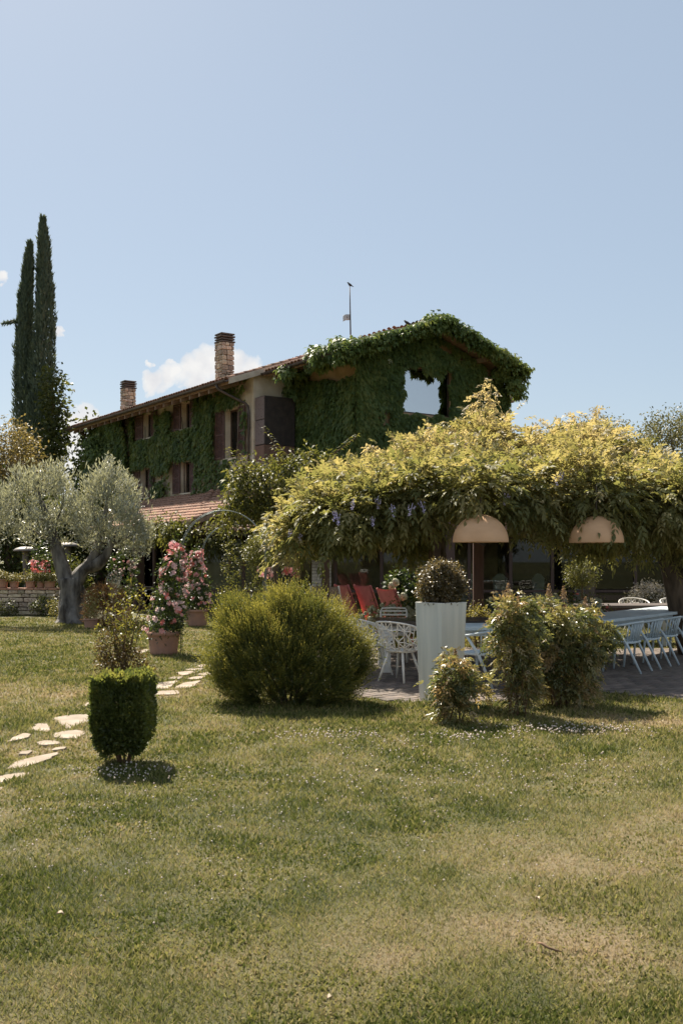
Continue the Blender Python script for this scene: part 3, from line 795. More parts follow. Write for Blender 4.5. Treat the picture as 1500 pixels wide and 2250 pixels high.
def bird(loc, rz, label, s=1.):
    b_ = thing('bird', label, 'bird', loc, rz, 'birds on the house')
    MB().tube([(-.22 * s, 0, .03 * s), (-.14 * s, 0, .06 * s), (-.07 * s, 0, .09 * s), (0, 0, .12 * s), (.06 * s, 0, .17 * s), (.09 * s, 0, .215 * s), (.12 * s, 0, .22 * s), (.16 * s, 0, .21 * s)], [.014 * s, .022 * s, .055 * s, .07 * s, .05 * s, .038 * s, .03 * s, .004 * s], 10).build('body', M_BIRD, b_, smooth=True)
    for q in (-1, 1): MB().tube([(0, q * .025 * s, .07 * s), (.01 * s, q * .025 * s, -.005)], .008 * s, 5).build('leg', M_BIRD, b_)
bird((pp.x - .035, pp.y, 8.6 + 2.12), R(200), 'small dark bird perched on top of the flag mast', .62)
pb = hm @ Vector((3.05, -4.2, 0)); bird((pb.x, pb.y, wingz(3.05) + .17), R(150), 'small dark bird standing on the ivy of the gable roof', .72)

# ------------------------------------------------------------------ ivy on the house
M_IVY = leaf_mat('ivy_leaf', [(.075, .12, .05), (.14, .195, .066), (.25, .265, .085)], .45, .5, 1.5)
def hash2(a, b, s, k=0): return vnoise(np.asarray(a) + 17 * k, np.asarray(b) + 5 * k, s)
def creeper(P, Nrm, L, W, down=1.0):
    """three-fingered hanging leaves"""
    n = len(P); S = unit(np.cross(np.broadcast_to(UP, (n, 3)), Nrm)); out = []
    for a in (-.75, 0, .75):
        j = RNG.normal(scale=.22, size=(n, 3))
        D = -UP * math.cos(a) * down + S * math.sin(a) + Nrm * .42 + j
        out.append(leaf_quads(P, D, Nrm + UP * .5 + RNG.normal(scale=.35, size=(n, 3)), L * (1 if a == 0 else .8), W, droop=.1).reshape(n, 4, 3))
    return np.concatenate(out, 0).reshape(-1, 3)
def ivy_object(name, parent, P, Nrm, L=.17, W=.085):
    n = len(P); Ls = L * RNG.uniform(.7, 1.3, n)
    V_ = creeper(P, Nrm, Ls, W * RNG.uniform(.8, 1.2, n))
    t = np.tile(RNG.random(n) * .55 + .45 * hash2(P[:, 0] + P[:, 1], P[:, 2], 1.7), 3)
    return obj(name, quads_mesh(name, V_, t), M_IVY, parent, kind='stuff')
def facade_cover(v, z):
    nn = .6 * hash2(v, z, 1.3) + .4 * hash2(v, z, 3.5, 1)
    c = np.ones(len(v))
    low = 4.95 + .55 * (nn - .5)
    c = np.where((v < 7.7) & (z < low), np.where((nn > .62) & (z > 4.0), .5, .02), c)
    c = np.where((v > 3.0) & (v < 4.05) & (z < 5.1) & (z > 4.25), np.where(np.sin(v * 15) > .0, .8, .05), c)
    c = np.where((v > 6.6) & (v < 8.0) & (z < 4.62 - (v - 7) * .2) & (z > 4.2 - (v - 6.4) * .2), .9, c)
    c = np.where((z > 7.12 + .3 * nn) & (v < 9.8), np.where(nn > .52, .6, .0), c)
    c = np.where((v < .38), .0, c)
    c = np.where((v < 1.0) & (z > 5.6), np.where(nn > .5, .7, .1), c)
    c = np.where((v < 2.0) & (z < 5.2), np.where(nn > .55, .6, .05), c)
    c = np.where((v > 9.9), 1., c)
    for v0_, v1_, z0_, z1_, s_ in OPEN:
        if v0_ > 11: continue
        c = np.where((v > v0_ - s_ - .02) & (v < v1_ + s_ + .02) & (z > z0_ - .03) & (z < z1_ + .06), 0, c)
    return c
iv = thing('facade_ivy', 'dark green creeper covering the long facade between the shuttered windows', 'ivy', HC, HROT)
n = 17000
v = RNG.uniform(.2, FL + .2, n); z = RNG.uniform(3.9, 7.6, n); k = RNG.random(n) < facade_cover(v, z); v, z = v[k], z[k]
off = -.05 - .12 * RNG.random(len(v)) - .10 * hash2(v, z, 1.1, 3) - np.where(v > 9.9, .55 * hash2(v, z, .8, 4), 0)
P = np.stack([off, v, z], 1); Nn = np.tile([-1., 0, 0], (len(P), 1))
ivy_object('leaves', iv, P, Nn)
# bushy overgrown far end
P2, O2, _ = crown_pts([(-.2, 12.6, 6.2, .7, 1.2, 1.2), (-.1, 13.9, 5.6, .6, .9, 1.2), (-.3, 12.3, 5.0, .8, 1.5, 1.2), (.3, 14.2, 4.6, .8, .9, 1.2), (-.2, 11.2, 5.6, .5, 1.0, 1.4)], 5200, 130, .22, .6)
ivy_object('overgrowth', iv, P2, unit(O2 + np.array([-.6, 0, .2])))
for k in range(7):
    v_ = 1.2 + k * 1.9; stem_mesh((-.04, v_, 3.6), (-.06, v_ + random.uniform(-.6, .6), 6.9), .03, .012, .04).build('stem', M_BARK, iv, smooth=True)

iw = thing('gable_ivy', 'thick dark green creeper covering the gable wing and hanging over its roof edge', 'ivy', HC, HROT)
n = 26000
u_ = RNG.uniform(WU0 - .18, WU1 + .25, n); z = RNG.uniform(3.6, 9.0, n)
top = np.array([wingz(a) for a in u_]) - .2
nn = .6 * hash2(u_, z, 1.2, 7) + .4 * hash2(u_, z, 3.3, 8)
k = z < top
k &= ~((z > top - .35) & (nn < .36)) & ~((u_ > 5.3) & (z > top - .35) & (nn < .42))
e = .10 * (hash2(u_, z, 4., 9) - .5) * 2
ins = (u_ > 3.08 + e) & (u_ < 5.10 + e) & (z > 6.24 + e) & (z < 7.76 + e * .6)
hang = (u_ > 3.95) & (u_ < 4.75) & (z > 7.34 + .3 * hash2(u_, z * 0, 5., 2) - (u_ - 4.4 > .3) * -.15) & ins
k &= ~ins | (hang & (RNG.random(n) < .9))
k &= ~((np.abs(u_ - 2.45) < .22) & (np.abs(z - 6.0) < .3) & (nn < .55))
u_, z, hang = u_[k], z[k], hang[k]
P = np.stack([u_, WV - .04 - .14 * RNG.random(len(u_)) - .14 * hash2(u_, z, 1., 5), z], 1)
ivy_object('leaves', iw, P, np.tile([0., -1, 0], (len(P), 1)))
n = 9000
v = RNG.uniform(WV - .16, 0, n); z = RNG.uniform(3.6, 7.5, n); nn = hash2(v, z, 1.5, 3)
k = z < 7.35 + .25 * (nn - .5) + .35 * (hash2(v, z * 0, 1.1, 6) - .5)
v, z = v[k], z[k]
P = np.stack([WU0 - .05 - .16 * RNG.random(len(v)) - .1 * hash2(v, z, 1, 6), v, z], 1)
ivy_object('side_leaves', iw, P, np.tile([-1., 0, 0], (len(P), 1)))
# along the roof edge
n = 13000
s = RNG.uniform(.1, 7.72, n); vv = WF - .12 + RNG.normal(scale=.16, size=n)
vv = np.where(RNG.random(n) < .35, WF + RNG.uniform(0, 1.3, n), vv)
zr = np.array([wingz(a) for a in s])
thick = .05 + .13 * hash2(s, s * 0, 1.4, 2)
zz = zr + RNG.uniform(-1, 1, n) * thick + .06 - np.where(RNG.random(n) < .3, RNG.random(n) * .28, 0)
k = ~((vv > WF) & (zz < zr + .02))
P = np.stack([s, vv, zz], 1)[k]
ivy_object('edge_leaves', iw, P, unit(np.stack([RNG.normal(scale=.4, size=len(P)), -np.ones(len(P)), .5 + RNG.random(len(P))], 1)), .14, .075)
# left eave spill, right hanging tail, tail over the corner wall
P3, O3, _ = crown_pts([(.6, -4.3, 7.85, .5, .4, .25), (.5, -3.2, 7.72, .35, .9, .18), (.5, -1.6, 7.62, .3, .7, .15), (7.5, -4.4, 7.55, .35, .25, .22), (7.65, -4.3, 7.28, .2, .18, .28), (7.0, -4.2, 7.8, .4, .25, .15), (4.15, -4.5, 9.06, .8, .2, .1),
                       (1.35, -.5, 7.3, .25, .4, .45)], 3600, 120, .10, .5)
ivy_object('spill', iw, P3, unit(O3 + np.array([0, -.6, .4])))
for k in range(8):
    a = 1.8 + k * .75; stem_mesh((a, WV - .04, 3.4), (a + random.uniform(-.3, .3), WV - .06, 7.4 if a < 2.7 or a > 5.6 else 5.9), .035, .012, .04).build('stem', M_BARK, iw, smooth=True)

# ------------------------------------------------------------------ ground-floor veranda round the house
ver = thing('glazed_veranda', 'low glazed veranda with brown posts and a terracotta tile roof around the house', 'veranda', (0, 0, 0))
M_POST = mat('brown_post', (.105, .062, .05), .6, (.07, .042, .035), 8, .2, 50, stretch=(6, 6, .4))
hl = lambda u_, v_, z_=0: hm @ Vector((u_, v_, z_))
# lean-to roof along the facade
E0, E1 = hl(-3.6, -2.4, 2.66), hl(-3.6, 10.2, 2.66); T0, T1 = hl(-.003, -2.4, 3.93), hl(-.003, 10.2, 3.93)
lr = slab('roof', [E0, T0, T1, E1], .12, M_SOFFIT, ver)
usl = (T0 - E0).normalized(); acr = (E1 - E0).normalized()
tile_field(lr, E0 - usl * .05, acr, usl, 12.6, 3.75, lambda r_, c_: r_ < 5, step=.21)
gutter(ver, E0 - usl * .1 - Vector((0, 0, .03)), E1 - usl * .1 - Vector((0, 0, .03)), .06)
# front roof
FY = 29.0
X0, X1 = E0.x, 17.0
fr_ = slab('roof', [(X0, FY - .5, 2.42), (X1, FY - .5, 2.42), (X1, 33.6, 3.9), (X0 + 1.2, 33.6, 3.9)], .12, M_SOFFIT, ver)
us2 = Vector((0, 5.1, 1.48)).normalized()
tile_field(fr_, (X0, FY - .56, 2.40), (1, 0, 0), us2, X1 - X0, 5.2, lambda r_, c_: r_ < 3 and 46 <= c_ <= 68, step=.21)
gutter(ver, (X1, FY - .62, 2.37), (X0, FY - .62, 2.37), .06)
def glazing(a, b, ztop, bays, sill=.0, rail=.72):
    a, b = Vector(a), Vector(b); d = (b - a); L = d.length; d.normalize(); an = math.atan2(d.y, d.x); Mr = Matrix.Rotation(an, 3, 'Z')
    for i in range(bays + 1):
        p = a + d * L * i / bays
        MB().box((p.x, p.y, ztop / 2), (.09, .12, ztop), Mr).build('post', M_POST, ver)
    for zz, hh in ((ztop - .06, .12), (rail, .07), (.06, .12)):
        p = (a + b) / 2
        MB().box((p.x, p.y, zz), (L, .07, hh), Mr).build('rail', M_POST, ver)
    for i in range(bays):
        p = a + d * L * (i + .5) / bays
        pn = MB().box((p.x, p.y, (rail + ztop) / 2 - .02), (L / bays - .1, .012, ztop - rail - .16), Mr).build('pane', M_GLASS, ver)
        MB().box((p.x, p.y, rail / 2 + .03), (L / bays - .1, .014, rail - .17), Mr).build('pane', M_GLASS, ver)
glazing((X0 + .3, FY, 0), (2.5, FY, 0), 2.36, 5)
glazing((2.5, FY, 0), (X1, FY, 0), 2.36, 12)
glazing(hl(-3.1, -2.2), hl(-3.1, 9.8), 2.66, 8)
MB().b2(X0 + 1.5, X1, 33.55, 33.65, 0, 3.9).build('back_wall', mat('room_dark', (.10, .075, .06), .9), ver)
MB().b2(X1 - .02, X1 + .1, FY, 33.5, 0, 3.2).build('side_wall', M_PLASTER, ver)
MB().b2(X0, X1, FY + .05, 33.5, -.02, .02).build('floor', mat('room_floor', (.13, .085, .06), .6), ver)
# whitewashed brick pier behind the pergola post
M_WBRICK = mat('white_brick', (.58, .53, .46), .9, (.40, .33, .27), 9, .5, 40, rand=.2)
pier = MB().b2(-.85, -.30, FY - .20, FY - .055, 0, 2.34).build('pier', M_MORTAR, ver)
wb = MB().box((0, 0, 0), (1, 1, 1)).mesh('brick'); wb.materials.append(M_WBRICK)
zz = .04; r_ = 0
while zz < 2.3:
    xs = [-.86, -.58, -.29] if r_ % 2 == 0 else [-.86, -.72, -.43, -.29]
    for a, b in zip(xs, xs[1:]):
        o = obj('brick', wb, None, pier); o.location = ((a + b) / 2, FY - .205 + random.uniform(-.006, .006), zz + .04); o.scale = (b - a - .014, .05, .078)
    zz += .092; r_ += 1
# stone strip wall of veranda at the left
for (u_, v_) in ((-3.32, 1.6), (-3.32, 4.9), (-3.32, 8.2)):
    p = hl(u_, v_); MB().box((p.x, p.y, 1.28), (.26, .34, 2.54), Matrix.Rotation(HROT, 3, 'Z')).build('post', M_POST, ver)
MB().b2(2.85, 3.08, FY - 1.9, FY - 1.67, 0, 2.5).build('post', M_POST, ver, bevel=.01)

# dining chairs with tall cream covers behind the glass
M_CREAM = mat('cream_cover', (.55, .53, .45), .9, (.42, .40, .33), 3)
def dining_chair(x, y, rz, label):
    c = thing('dining_chair', label, 'chair', (x, y, .02), rz, 'cream dining chairs behind the veranda glass')
    MB().b2(-.23, .23, -.22, .24, .0, .48).build('seat_cover', M_CREAM, c, bevel=.03)
    pr = [(-.23, .45), (.23, .45), (.215, .95), (.24, 1.05), (.16, 1.10), (.10, 1.17), (0, 1.20), (-.10, 1.17), (-.16, 1.10), (-.24, 1.05), (-.215, .95)]
    Mx = Matrix(((1, 0, 0), (0, 0, 1), (0, 1, 0)))
    MB().prism(pr, -.24, -.17, Mx).build('backrest', M_CREAM, c, bevel=.015)
for i, (px, Y, rz, lab) in enumerate([(1092, 30.2, 2.6, 'cream covered dining chair behind the glass, just right of the thick brown post'), (1172, 30.6, .5, 'cream covered dining chair behind the glass below the tile roof corner'),
        (1268, 30.4, .3, 'cream covered dining chair behind the glass beside the small ball tree'), (1030, 30.1, 2.9, 'cream covered dining chair behind the glass between planter ball and brown post')]):
    p = at(px, 1225, Y); dining_chair(p.x, Y, rz, lab)

# ------------------------------------------------------------------ pergola with wisteria
per = thing('pergola', 'brown timber pergola carrying the wisteria over the terrace', 'pergola', (0, 0, 0))
for (px, Y) in ((715, 18.0), (1050, 19.4), (1560, 18.0)):
    p = at(px, 1225, Y); MB().box((p.x, p.y, 1.3), (.14 if px < 1000 else .2, .14, 2.6)).build('post', M_POST, per, bevel=.01)
for (px, Y) in ((960, 15.9),):
    p = at(px, 1225, Y); MB().box((p.x, p.y, 1.3), (.1, .1, 2.6)).build('post', M_POST, per, bevel=.01)
for Y in (15.8, 18.0):
    MB().b2(-.25 if Y > 17 else .5, 7.2, Y - .05, Y + .05, 2.6, 2.74).build('beam', M_POST, per)
for k in range(2, 10):
    MB().b2(-.5 + k * .8, -.42 + k * .8, 15.4, 18.4, 2.745, 2.82).build('rafter', M_POST, per)

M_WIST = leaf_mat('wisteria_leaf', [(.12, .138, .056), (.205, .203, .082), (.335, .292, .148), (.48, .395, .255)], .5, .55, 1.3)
wis = thing('wisteria', 'sprawling golden-green wisteria mounded over the pergola', 'climbing plant', at(960, 1225, 16.6) - Vector((0, 0, CAMH)))
wl = wis.location
def pb_(px, py, Y, rx, rz_, ry):
    p = at(px, py, Y) - wl; return (p.x, p.y, p.z, rx / FPX * Y, ry, rz_ / FPX * Y)
WB = [pb_(648, 1150, 15.6, 22, 45, .5), pb_(700, 1128, 16.0, 50, 40, 1.0), pb_(1062, 968, 18.0, 30, 30, .7)]
# the mound rises away from the viewer: a low front row, a middle row, a high back row
for (px, pt) in ((785, 1015), (872, 980), (955, 950), (1065, 940), (1180, 955), (1285, 928), (1385, 968), (1495, 988), (1620, 995)):
    q = random.uniform(-8, 8)
    WB += [pb_(px, pt + 72, 18.4, 62, 40, 1.1), pb_(px + q, min(pt + 110, 1100), 16.8, 60, 42, 1.0), pb_(px - 20 + q, min(pt + 140 + q, 1105), 15.3, 54, 36, .75)]
WH = [pb_(755, 1128, 15.0, 50, 30, .6), pb_(840, 1118, 15.0, 55, 28, .6), pb_(922, 1085, 15.0, 46, 34, .6), pb_(1055, 1082, 14.2, 60, 24, .4), pb_(1145, 1080, 15.0, 40, 26, .6), pb_(1205, 1120, 16.6, 30, 38, .4), pb_(1305, 1098, 14.8, 60, 28, .45),
      pb_(1320, 1170, 17.8, 50, 20, .4), pb_(1400, 1100, 15.6, 48, 36, .7), pb_(1470, 1095, 15.6, 50, 32, .7), pb_(1560, 1100, 15.6, 60, 40, .7), pb_(912, 1165, 16.9, 16, 30, .3), pb_(660, 1170, 15.6, 18, 26, .4), pb_(748, 1180, 15.4, 9, 14, .2)]
def wist(name, blobs, n, cl, up, tint, sig=.17, shell=.72, lump=.22):
    P, O, ct = crown_pts(blobs, n, cl, sig, shell, lump)
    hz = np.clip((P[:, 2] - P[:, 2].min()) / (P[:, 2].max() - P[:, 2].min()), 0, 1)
    D = O * .7 + rdirs(n) * .5 + UP * up
    V_, k_ = pinnate(P, D, rdirs(n) * .5 + UP + O * .4, .20 * RNG.uniform(.7, 1.3, n), 9 if up > 0 else 7, .092 if up > 0 else .115, .035 if up > 0 else .044, droop=.32)
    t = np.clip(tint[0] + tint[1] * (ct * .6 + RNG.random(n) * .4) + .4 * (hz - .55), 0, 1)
    return obj(name, quads_mesh(name, V_, np.tile(t, k_)), M_WIST, wis, kind='stuff')
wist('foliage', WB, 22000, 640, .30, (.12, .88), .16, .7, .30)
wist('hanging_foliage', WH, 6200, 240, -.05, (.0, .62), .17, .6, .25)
# sprays sticking out above the crown
P = []; 
for (px, py, h_) in [(1055, 915, .5), (1068, 905, .62), (1080, 910, .5), (1040, 915, .3), (1190, 950, .2), (1260, 930, .2), (1310, 925, .2), (945, 960, .15), (820, 1000, .15), (880, 985, .15)]:
    b = at(px, py, 17.2) - wl
    for q in range(14):
        P.append((b.x + random.uniform(-.06, .06), b.y + random.uniform(-.1, .1), b.z + h_ * q / 14))
P = np.array(P); V_, k_ = pinnate(P, rdirs(len(P)) + UP * .3, rdirs(len(P)) + UP, .16, 7, .07, .026)
obj('shoots', quads_mesh('shoots', V_, np.full(len(P) * k_, .97)), M_WIST, wis, kind='stuff')
# twisted trunks
for k, (px0, px1, Y) in enumerate([(948, 940, 16.5), (962, 975, 16.6), (975, 955, 16.4)]):
    a = at(px0, 1225, Y) - wl; a.z = 0; b = at(px1, 1120, Y) - wl
    pts = [a.lerp(b, t / 8) + Vector((math.sin(t * 1.3 + k * 2) * .06, math.cos(t * 1.3 + k * 2) * .06, 0)) for t in range(9)]
    MB().tube(pts, [.075 - .004 * t for t in range(9)], 8).build('trunk', M_BARK, wis, smooth=True)
# lilac flower clusters
M_LILAC = mat('lilac_petal', (.62, .56, .76), .8, (.46, .40, .64), 40)
fl_px = [(737, 1125), (740, 1130), (818, 1138), (800, 1085), (830, 1095), (905, 1110), (925, 1105), (945, 1065), (970, 1010), (1015, 1020), (1020, 970), (1228, 1045), (1232, 1035), (1355, 1060), (1420, 1170), (1412, 1175), (1460, 1000), (690, 1080), (665, 1105), (640, 1165), (658, 1175), (775, 1100), (860, 1112), (900, 1060), (980, 1140), (1080, 1095), (1115, 1085), (1140, 1020), (1390, 1000), (750, 1070), (1000, 955), (1180, 1010), (1300, 1000), (735, 1050), (850, 1060), (930, 990), (1045, 1020)]
fm = []
for q in range(3):
    mb = MB()
    for j in range(20):
        t_ = random.random(); a = random.uniform(0, 6.28); r_ = .045 * (1 - t_ * .7)
        c = Vector((math.cos(a) * r_, math.sin(a) * r_, -t_ * .15)); s_ = .016
        Mq = Matrix.Rotation(random.uniform(0, 6), 3, Vector((random.random(), random.random(), 1)).normalized())
        mb.add([c + Mq @ Vector(p) * s_ for p in ((-1, 0, 0), (0, -.7, .3), (1, 0, 0), (0, .7, .3))], [(0, 1, 2, 3)])
    mb.tube([(0, 0, .03), (0, 0, -.15)], .004, 4); m_ = mb.mesh('flower_cluster'); m_.materials.append(M_LILAC); fm.append(m_)
for (px, py) in fl_px:
    best = None
    for b in WB + WH:                         # put the cluster on the near surface of the foliage
        Y = 16.0; p = at(px, py, Y) - wl
        ex = ((p.x - b[0]) / b[3]) ** 2 + ((p.z - b[2]) / b[5]) ** 2
        if ex < 1:
            y_ = b[1] - b[4] * math.sqrt(1 - ex)
            if best is None or y_ < best: best = y_
    Y = (best if best is not None else -.5) + wl.y - .34
    o = obj('flower_cluster', random.choice(fm), None, wis); o.location = at(px, py, Y) - wl; o.rotation_euler = (random.uniform(-.4, .4), random.uniform(-.4, .4), random.uniform(0, 6))
    o.scale = [random.uniform(.8, 1.2)] * 3

# leaning tree trunk at the right carrying the far end of the canopy
tr = thing('gnarled_vine_tree', 'gnarled leaning tree trunk rising into the canopy at the right edge', 'tree', ground(1490, 1440))
bl = tr.location
MB().tube([Vector((0.28, 0, -.05)), at(1492, 1335, bl.y) - bl, at(1482, 1290, bl.y) - bl, at(1470, 1245, bl.y) - bl, at(1458, 1215, bl.y) - bl, at(1452, 1170, bl.y) - bl], [.26, .2, .18, .16, .14, .09], 10).build('trunk', M_BARK, tr, smooth=True)
MB().tube([at(1474, 1255, bl.y) - bl, at(1490, 1205, bl.y + .2) - bl, at(1500, 1160, bl.y + .3) - bl], [.1, .09, .06], 8).build('limb', M_BARK, tr, smooth=True)
MB().tube([at(1482, 1275, bl.y) - bl, at(1510, 1250, bl.y - .2) - bl, at(1540, 1210, bl.y - .3) - bl], [.09, .07, .05], 8).build('limb', M_BARK, tr, smooth=True)
foliage('crown', tr, M_WIST, [tuple(at(1440, 1150, bl.y) - bl) + (.9, .7, .5), tuple(at(1530, 1140, bl.y) - bl) + (.8, .7, .6)], 1500, .1, .035, 80, .15, tint=(.1, .7), compound=(7, .16))

# dome lamps
M_LAMP = mat('lamp_shade', (.70, .42, .24), .6, (.62, .36, .20), 3, stretch=(1, 1, 3))
M_LAMPIN = mat('lamp_inside', (.62, .52, .38), .7)
for (px, Y, s, lab) in [(1055, 14.0, 1., 'large beige dome lamp hanging over the white planter side of the terrace'), (1309, 14.5, 1., 'beige dome lamp half hidden by leaves, the one nearer the right edge')]:
    p = at(px, 1190, Y); p.z = 1.925
    l = thing('dome_lamp', lab, 'lamp', p, 0, 'dome lamps under the pergola')
    r = .39; prof = [(r * math.sin(t), r * .98 * math.cos(t)) for t in [R(90 * k / 14) for k in range(15)]]
    prof[0] = (.012, prof[0][1])
    MB().lathe(prof + [(r, -.012), (r - .012, -.012), (r - .012, 0)] + [((r - .012) * math.sin(t), (r - .012) * .97 * math.cos(t)) for t in [R(90 * (13 - k) / 14) for k in range(13)]], n=40).build('shade', M_LAMP, l, smooth=True)
    MB().tube([(0, 0, r * .97), (0, 0, .85)], .012, 8).build('cord', M_METAL, l)
    MB().lathe([(.001, .2), (.05, .18), (.06, .12), (.04, .06), (.001, .05)], n=12).build('bulb', M_LAMPIN, l, smooth=True)
p = at(1035, 1190, 16.8)
tag(MB().tube([(p.x, 16.8, 2.02), (p.x + .22, 16.75, 1.905)], .022, 8).build('spout_pipe', M_METAL, smooth=True), 'short dark pipe end poking out below the left dome lamp', 'pipe')

# ------------------------------------------------------------------ terrace furniture
M_BLUE = mat('pale_blue_paint', (.60, .66, .68), .5, (.50, .57, .60), 6, .1, 60)
M_WHITE = mat('white_chair', (.80, .76, .70), .5, (.70, .66, .60), 6)
M_TABLEDK = mat('dark_table', (.075, .06, .05), .25, (.045, .036, .03), 6, stretch=(1, 8, 1))
M_TABLEBR = mat('brown_table', (.16, .125, .10), .4, (.10, .08, .065), 6, stretch=(8, 1, 1))
def rrect(w, h_, r, n=5):
    P = []
    for cx, cy, a0 in ((w / 2 - r, h_ / 2 - r, 0), (-w / 2 + r, h_ / 2 - r, 90), (-w / 2 + r, -h_ / 2 + r, 180), (w / 2 - r, -h_ / 2 + r, 270)):
        for k in range(n + 1): a = R(a0 + 90 * k / n); P.append((cx + r * math.cos(a), cy + r * math.sin(a)))
    return P
def spindle_chair():
    c = thing('spindle_chair', 'x', 'chair', group='pale blue spindle armchairs')
    MB().prism(rrect(.48, .46, .12), .425, .455).build('seat', M_BLUE, c, bevel=.008)
    arc = []
    for k in range(17):
        a = R(200 - 10 + 160 + 20 * 0) if False else R(180 + (k - 0) * 180 / 16)
        arc.append(Vector((.285 * math.cos(a), -.03 + .27 * math.sin(a), .685 + .055 * max(0, -math.sin(a)))))
    arc = [Vector((-.275, .16, .665))] + arc + [Vector((.275, .16, .665))]
    MB().tube(arc, .017, 8).build('back_rail', M_BLUE, c, smooth=True)
    for k in range(3, 16, 1):
        top_ = arc[k + 1]; a = math.atan2(top_.y + .03, top_.x)
        MB().tube([(.2 * math.cos(a), -.02 + .2 * math.sin(a), .45), top_], .0095, 6).build('spindle', M_BLUE, c, smooth=True)
    for q in (-1, 1):
        MB().tube([(q * .205, .185, .43), (q * .225, .215, 0)], [.02, .016], 8).build('leg', M_BLUE, c, smooth=True)
        MB().tube([(q * .275, .02, .675), (q * .245, -.14, .44), (q * .24, -.36, 0)], [.018, .021, .016], 8).build('leg', M_BLUE, c, smooth=True)
    return c
def lattice_chair():
    c = thing('lattice_chair', 'x', 'chair', group='white lattice shell chairs')
    bm = bmesh.new(); rows = []; na, nt_ = 17, 6
    for i in range(na):
        f_ = i / (na - 1) * 2 - 1; a = R(-90 + f_ * 118)
        row = []
        for j in range(nt_):
            t_ = j / (nt_ - 1); bk = max(0, math.cos((f_) * math.pi / 2)) ** .7
            zt = .64 + .18 * bk; r_ = .17 + .11 * t_ ** .6 + .03 * t_ * bk
            z_ = .40 + (zt - .40) * t_ ** 1.25
            jj = Vector((random.uniform(-1, 1), random.uniform(-1, 1), random.uniform(-1, 1))) * (.016 if 0 < j < nt_ - 1 else 0)
            row.append(bm.verts.new(Vector((r_ * math.cos(a) * 1.06, r_ * math.sin(a) + .02 - .06 * t_ * bk, z_)) + jj))
        rows.append(row)
    for i in range(na - 1):
        for j in range(nt_ - 1):
            q = [rows[i][j], rows[i + 1][j], rows[i + 1][j + 1], rows[i][j + 1]]
            if (i + j) % 3 == 0: bm.faces.new(q[:3]); bm.faces.new((q[0], q[2], q[3]))
            elif (i + j) % 3 == 1: bm.faces.new(q)
            else: bm.faces.new((q[0], q[1], q[3])); bm.faces.new((q[1], q[2], q[3]))
    es = [e for e in bm.edges if e.is_manifold and random.random() < .16]
    bmesh.ops.dissolve_edges(bm, edges=es)
    me_ = bpy.data.meshes.new('shell'); bm.to_mesh(me_); bm.free()
    o = obj('shell', me_, M_WHITE, c); w_ = o.modifiers.new('wire', 'WIREFRAME'); w_.thickness = .017; w_.use_replace = True; w_.use_boundary = True
    MB().lathe([(.001, .405), (.14, .40), (.19, .41), (.19, .425), (.13, .418), (.001, .42)], n=20).build('seat', M_WHITE, c, smooth=True)
    MB().tube([rows_p for rows_p in [(.30 * math.cos(R(-90 + (i / 20 * 2 - 1) * 118)) * 1.02, .28 * math.sin(R(-90 + (i / 20 * 2 - 1) * 118)) + .02 - .09 * max(0, math.cos((i / 20 * 2 - 1) * math.pi / 2)) ** .7, .64 + .18 * max(0, math.cos((i / 20 * 2 - 1) * math.pi / 2)) ** .7) for i in range(21)]], .013, 6).build('rim', M_WHITE, c, smooth=True)
    for sx_ in (-1, 1):
        for sy_ in (-1, 1): MB().tube([(sx_ * .11, sy_ * .11, .40), (sx_ * .21, sy_ * .22, 0)], [.019, .014], 8).build('leg', M_WHITE, c, smooth=True)
    return c
def slat_chair():
    c = thing('slat_chair', 'x', 'chair')
    MB().prism(rrect(.46, .44, .05), .43, .455).build('seat', M_WHITE, c)
    fr = MB(); fr.tube([(-.2, -.2, .44), (-.215, -.25, .80), (-.19, -.262, .845), (0, -.267, .855), (.19, -.262, .845), (.215, -.25, .80), (.2, -.2, .44)], .015, 8); fr.build('back_frame', M_WHITE, c, smooth=True)
    for z_ in (.62, .68, .74, .80): MB().box((0, -.205 - (z_ - .44) * .15, z_), (.40, .014, .026)).build('slat', M_WHITE, c)
    for sx_ in (-1, 1):
        for sy_ in (-1, 1): MB().tube([(sx_ * .2, sy_ * .18, .43), (sx_ * .22, sy_ * .21, 0)], .015, 8).build('leg', M_WHITE, c, smooth=True)
    return c
FZ = .022
def put(proto, used, x, y, rz, label):
    o = proto if not used else copy_tree(proto)
    o.location = (x, y, FZ); o.rotation_euler = (0, 0, rz); o['label'] = label
    used.append(1); return o
sp = spindle_chair(); us_ = []
AX = Vector((.62, .785)); FC = Vector((-.785, .62)); TH = R(51.6)
c0 = Vector((4.15, 14.72))
labs = ['pale blue spindle armchair nearest the big nandina bush, whole side in view', 'pale blue spindle armchair second in the row along the long blue table', 'pale blue spindle armchair third in the row along the long blue table', 'pale blue spindle armchair last in view along the long table at the right edge']
for i in range(4):
    c = c0 + AX * .77 * i; put(sp, us_, c.x, c.y, TH + random.uniform(-.06, .06), labs[i])
labs2 = ['pale blue spindle armchair on the far side of the long table, nearest the nandina bush', 'pale blue spindle armchair on the far side of the long table, middle one', 'pale blue spindle armchair on the far side of the long table, nearest the right edge']
for i in range(3):
    c = c0 + AX * (.77 * (i + .9)) + FC * 1.42; put(sp, us_, c.x, c.y, TH + R(180) + random.uniform(-.06, .06), labs2[i])
put(sp, us_, 1.80, 12.95, R(48), 'pale blue spindle chair just right of the tall white planter')
lc = lattice_chair(); ul = []
put(lc, ul, .80, 13.55, R(-38), 'white lattice shell chair directly left of the tall white planter')
put(lc, ul, .46, 14.35, R(-75), 'white lattice shell chair at the end of the dark table, by the spiky hedge')
put(lc, ul, 6.1, 20.75, R(176), 'white lattice chair top behind the brown table, left of the pair')
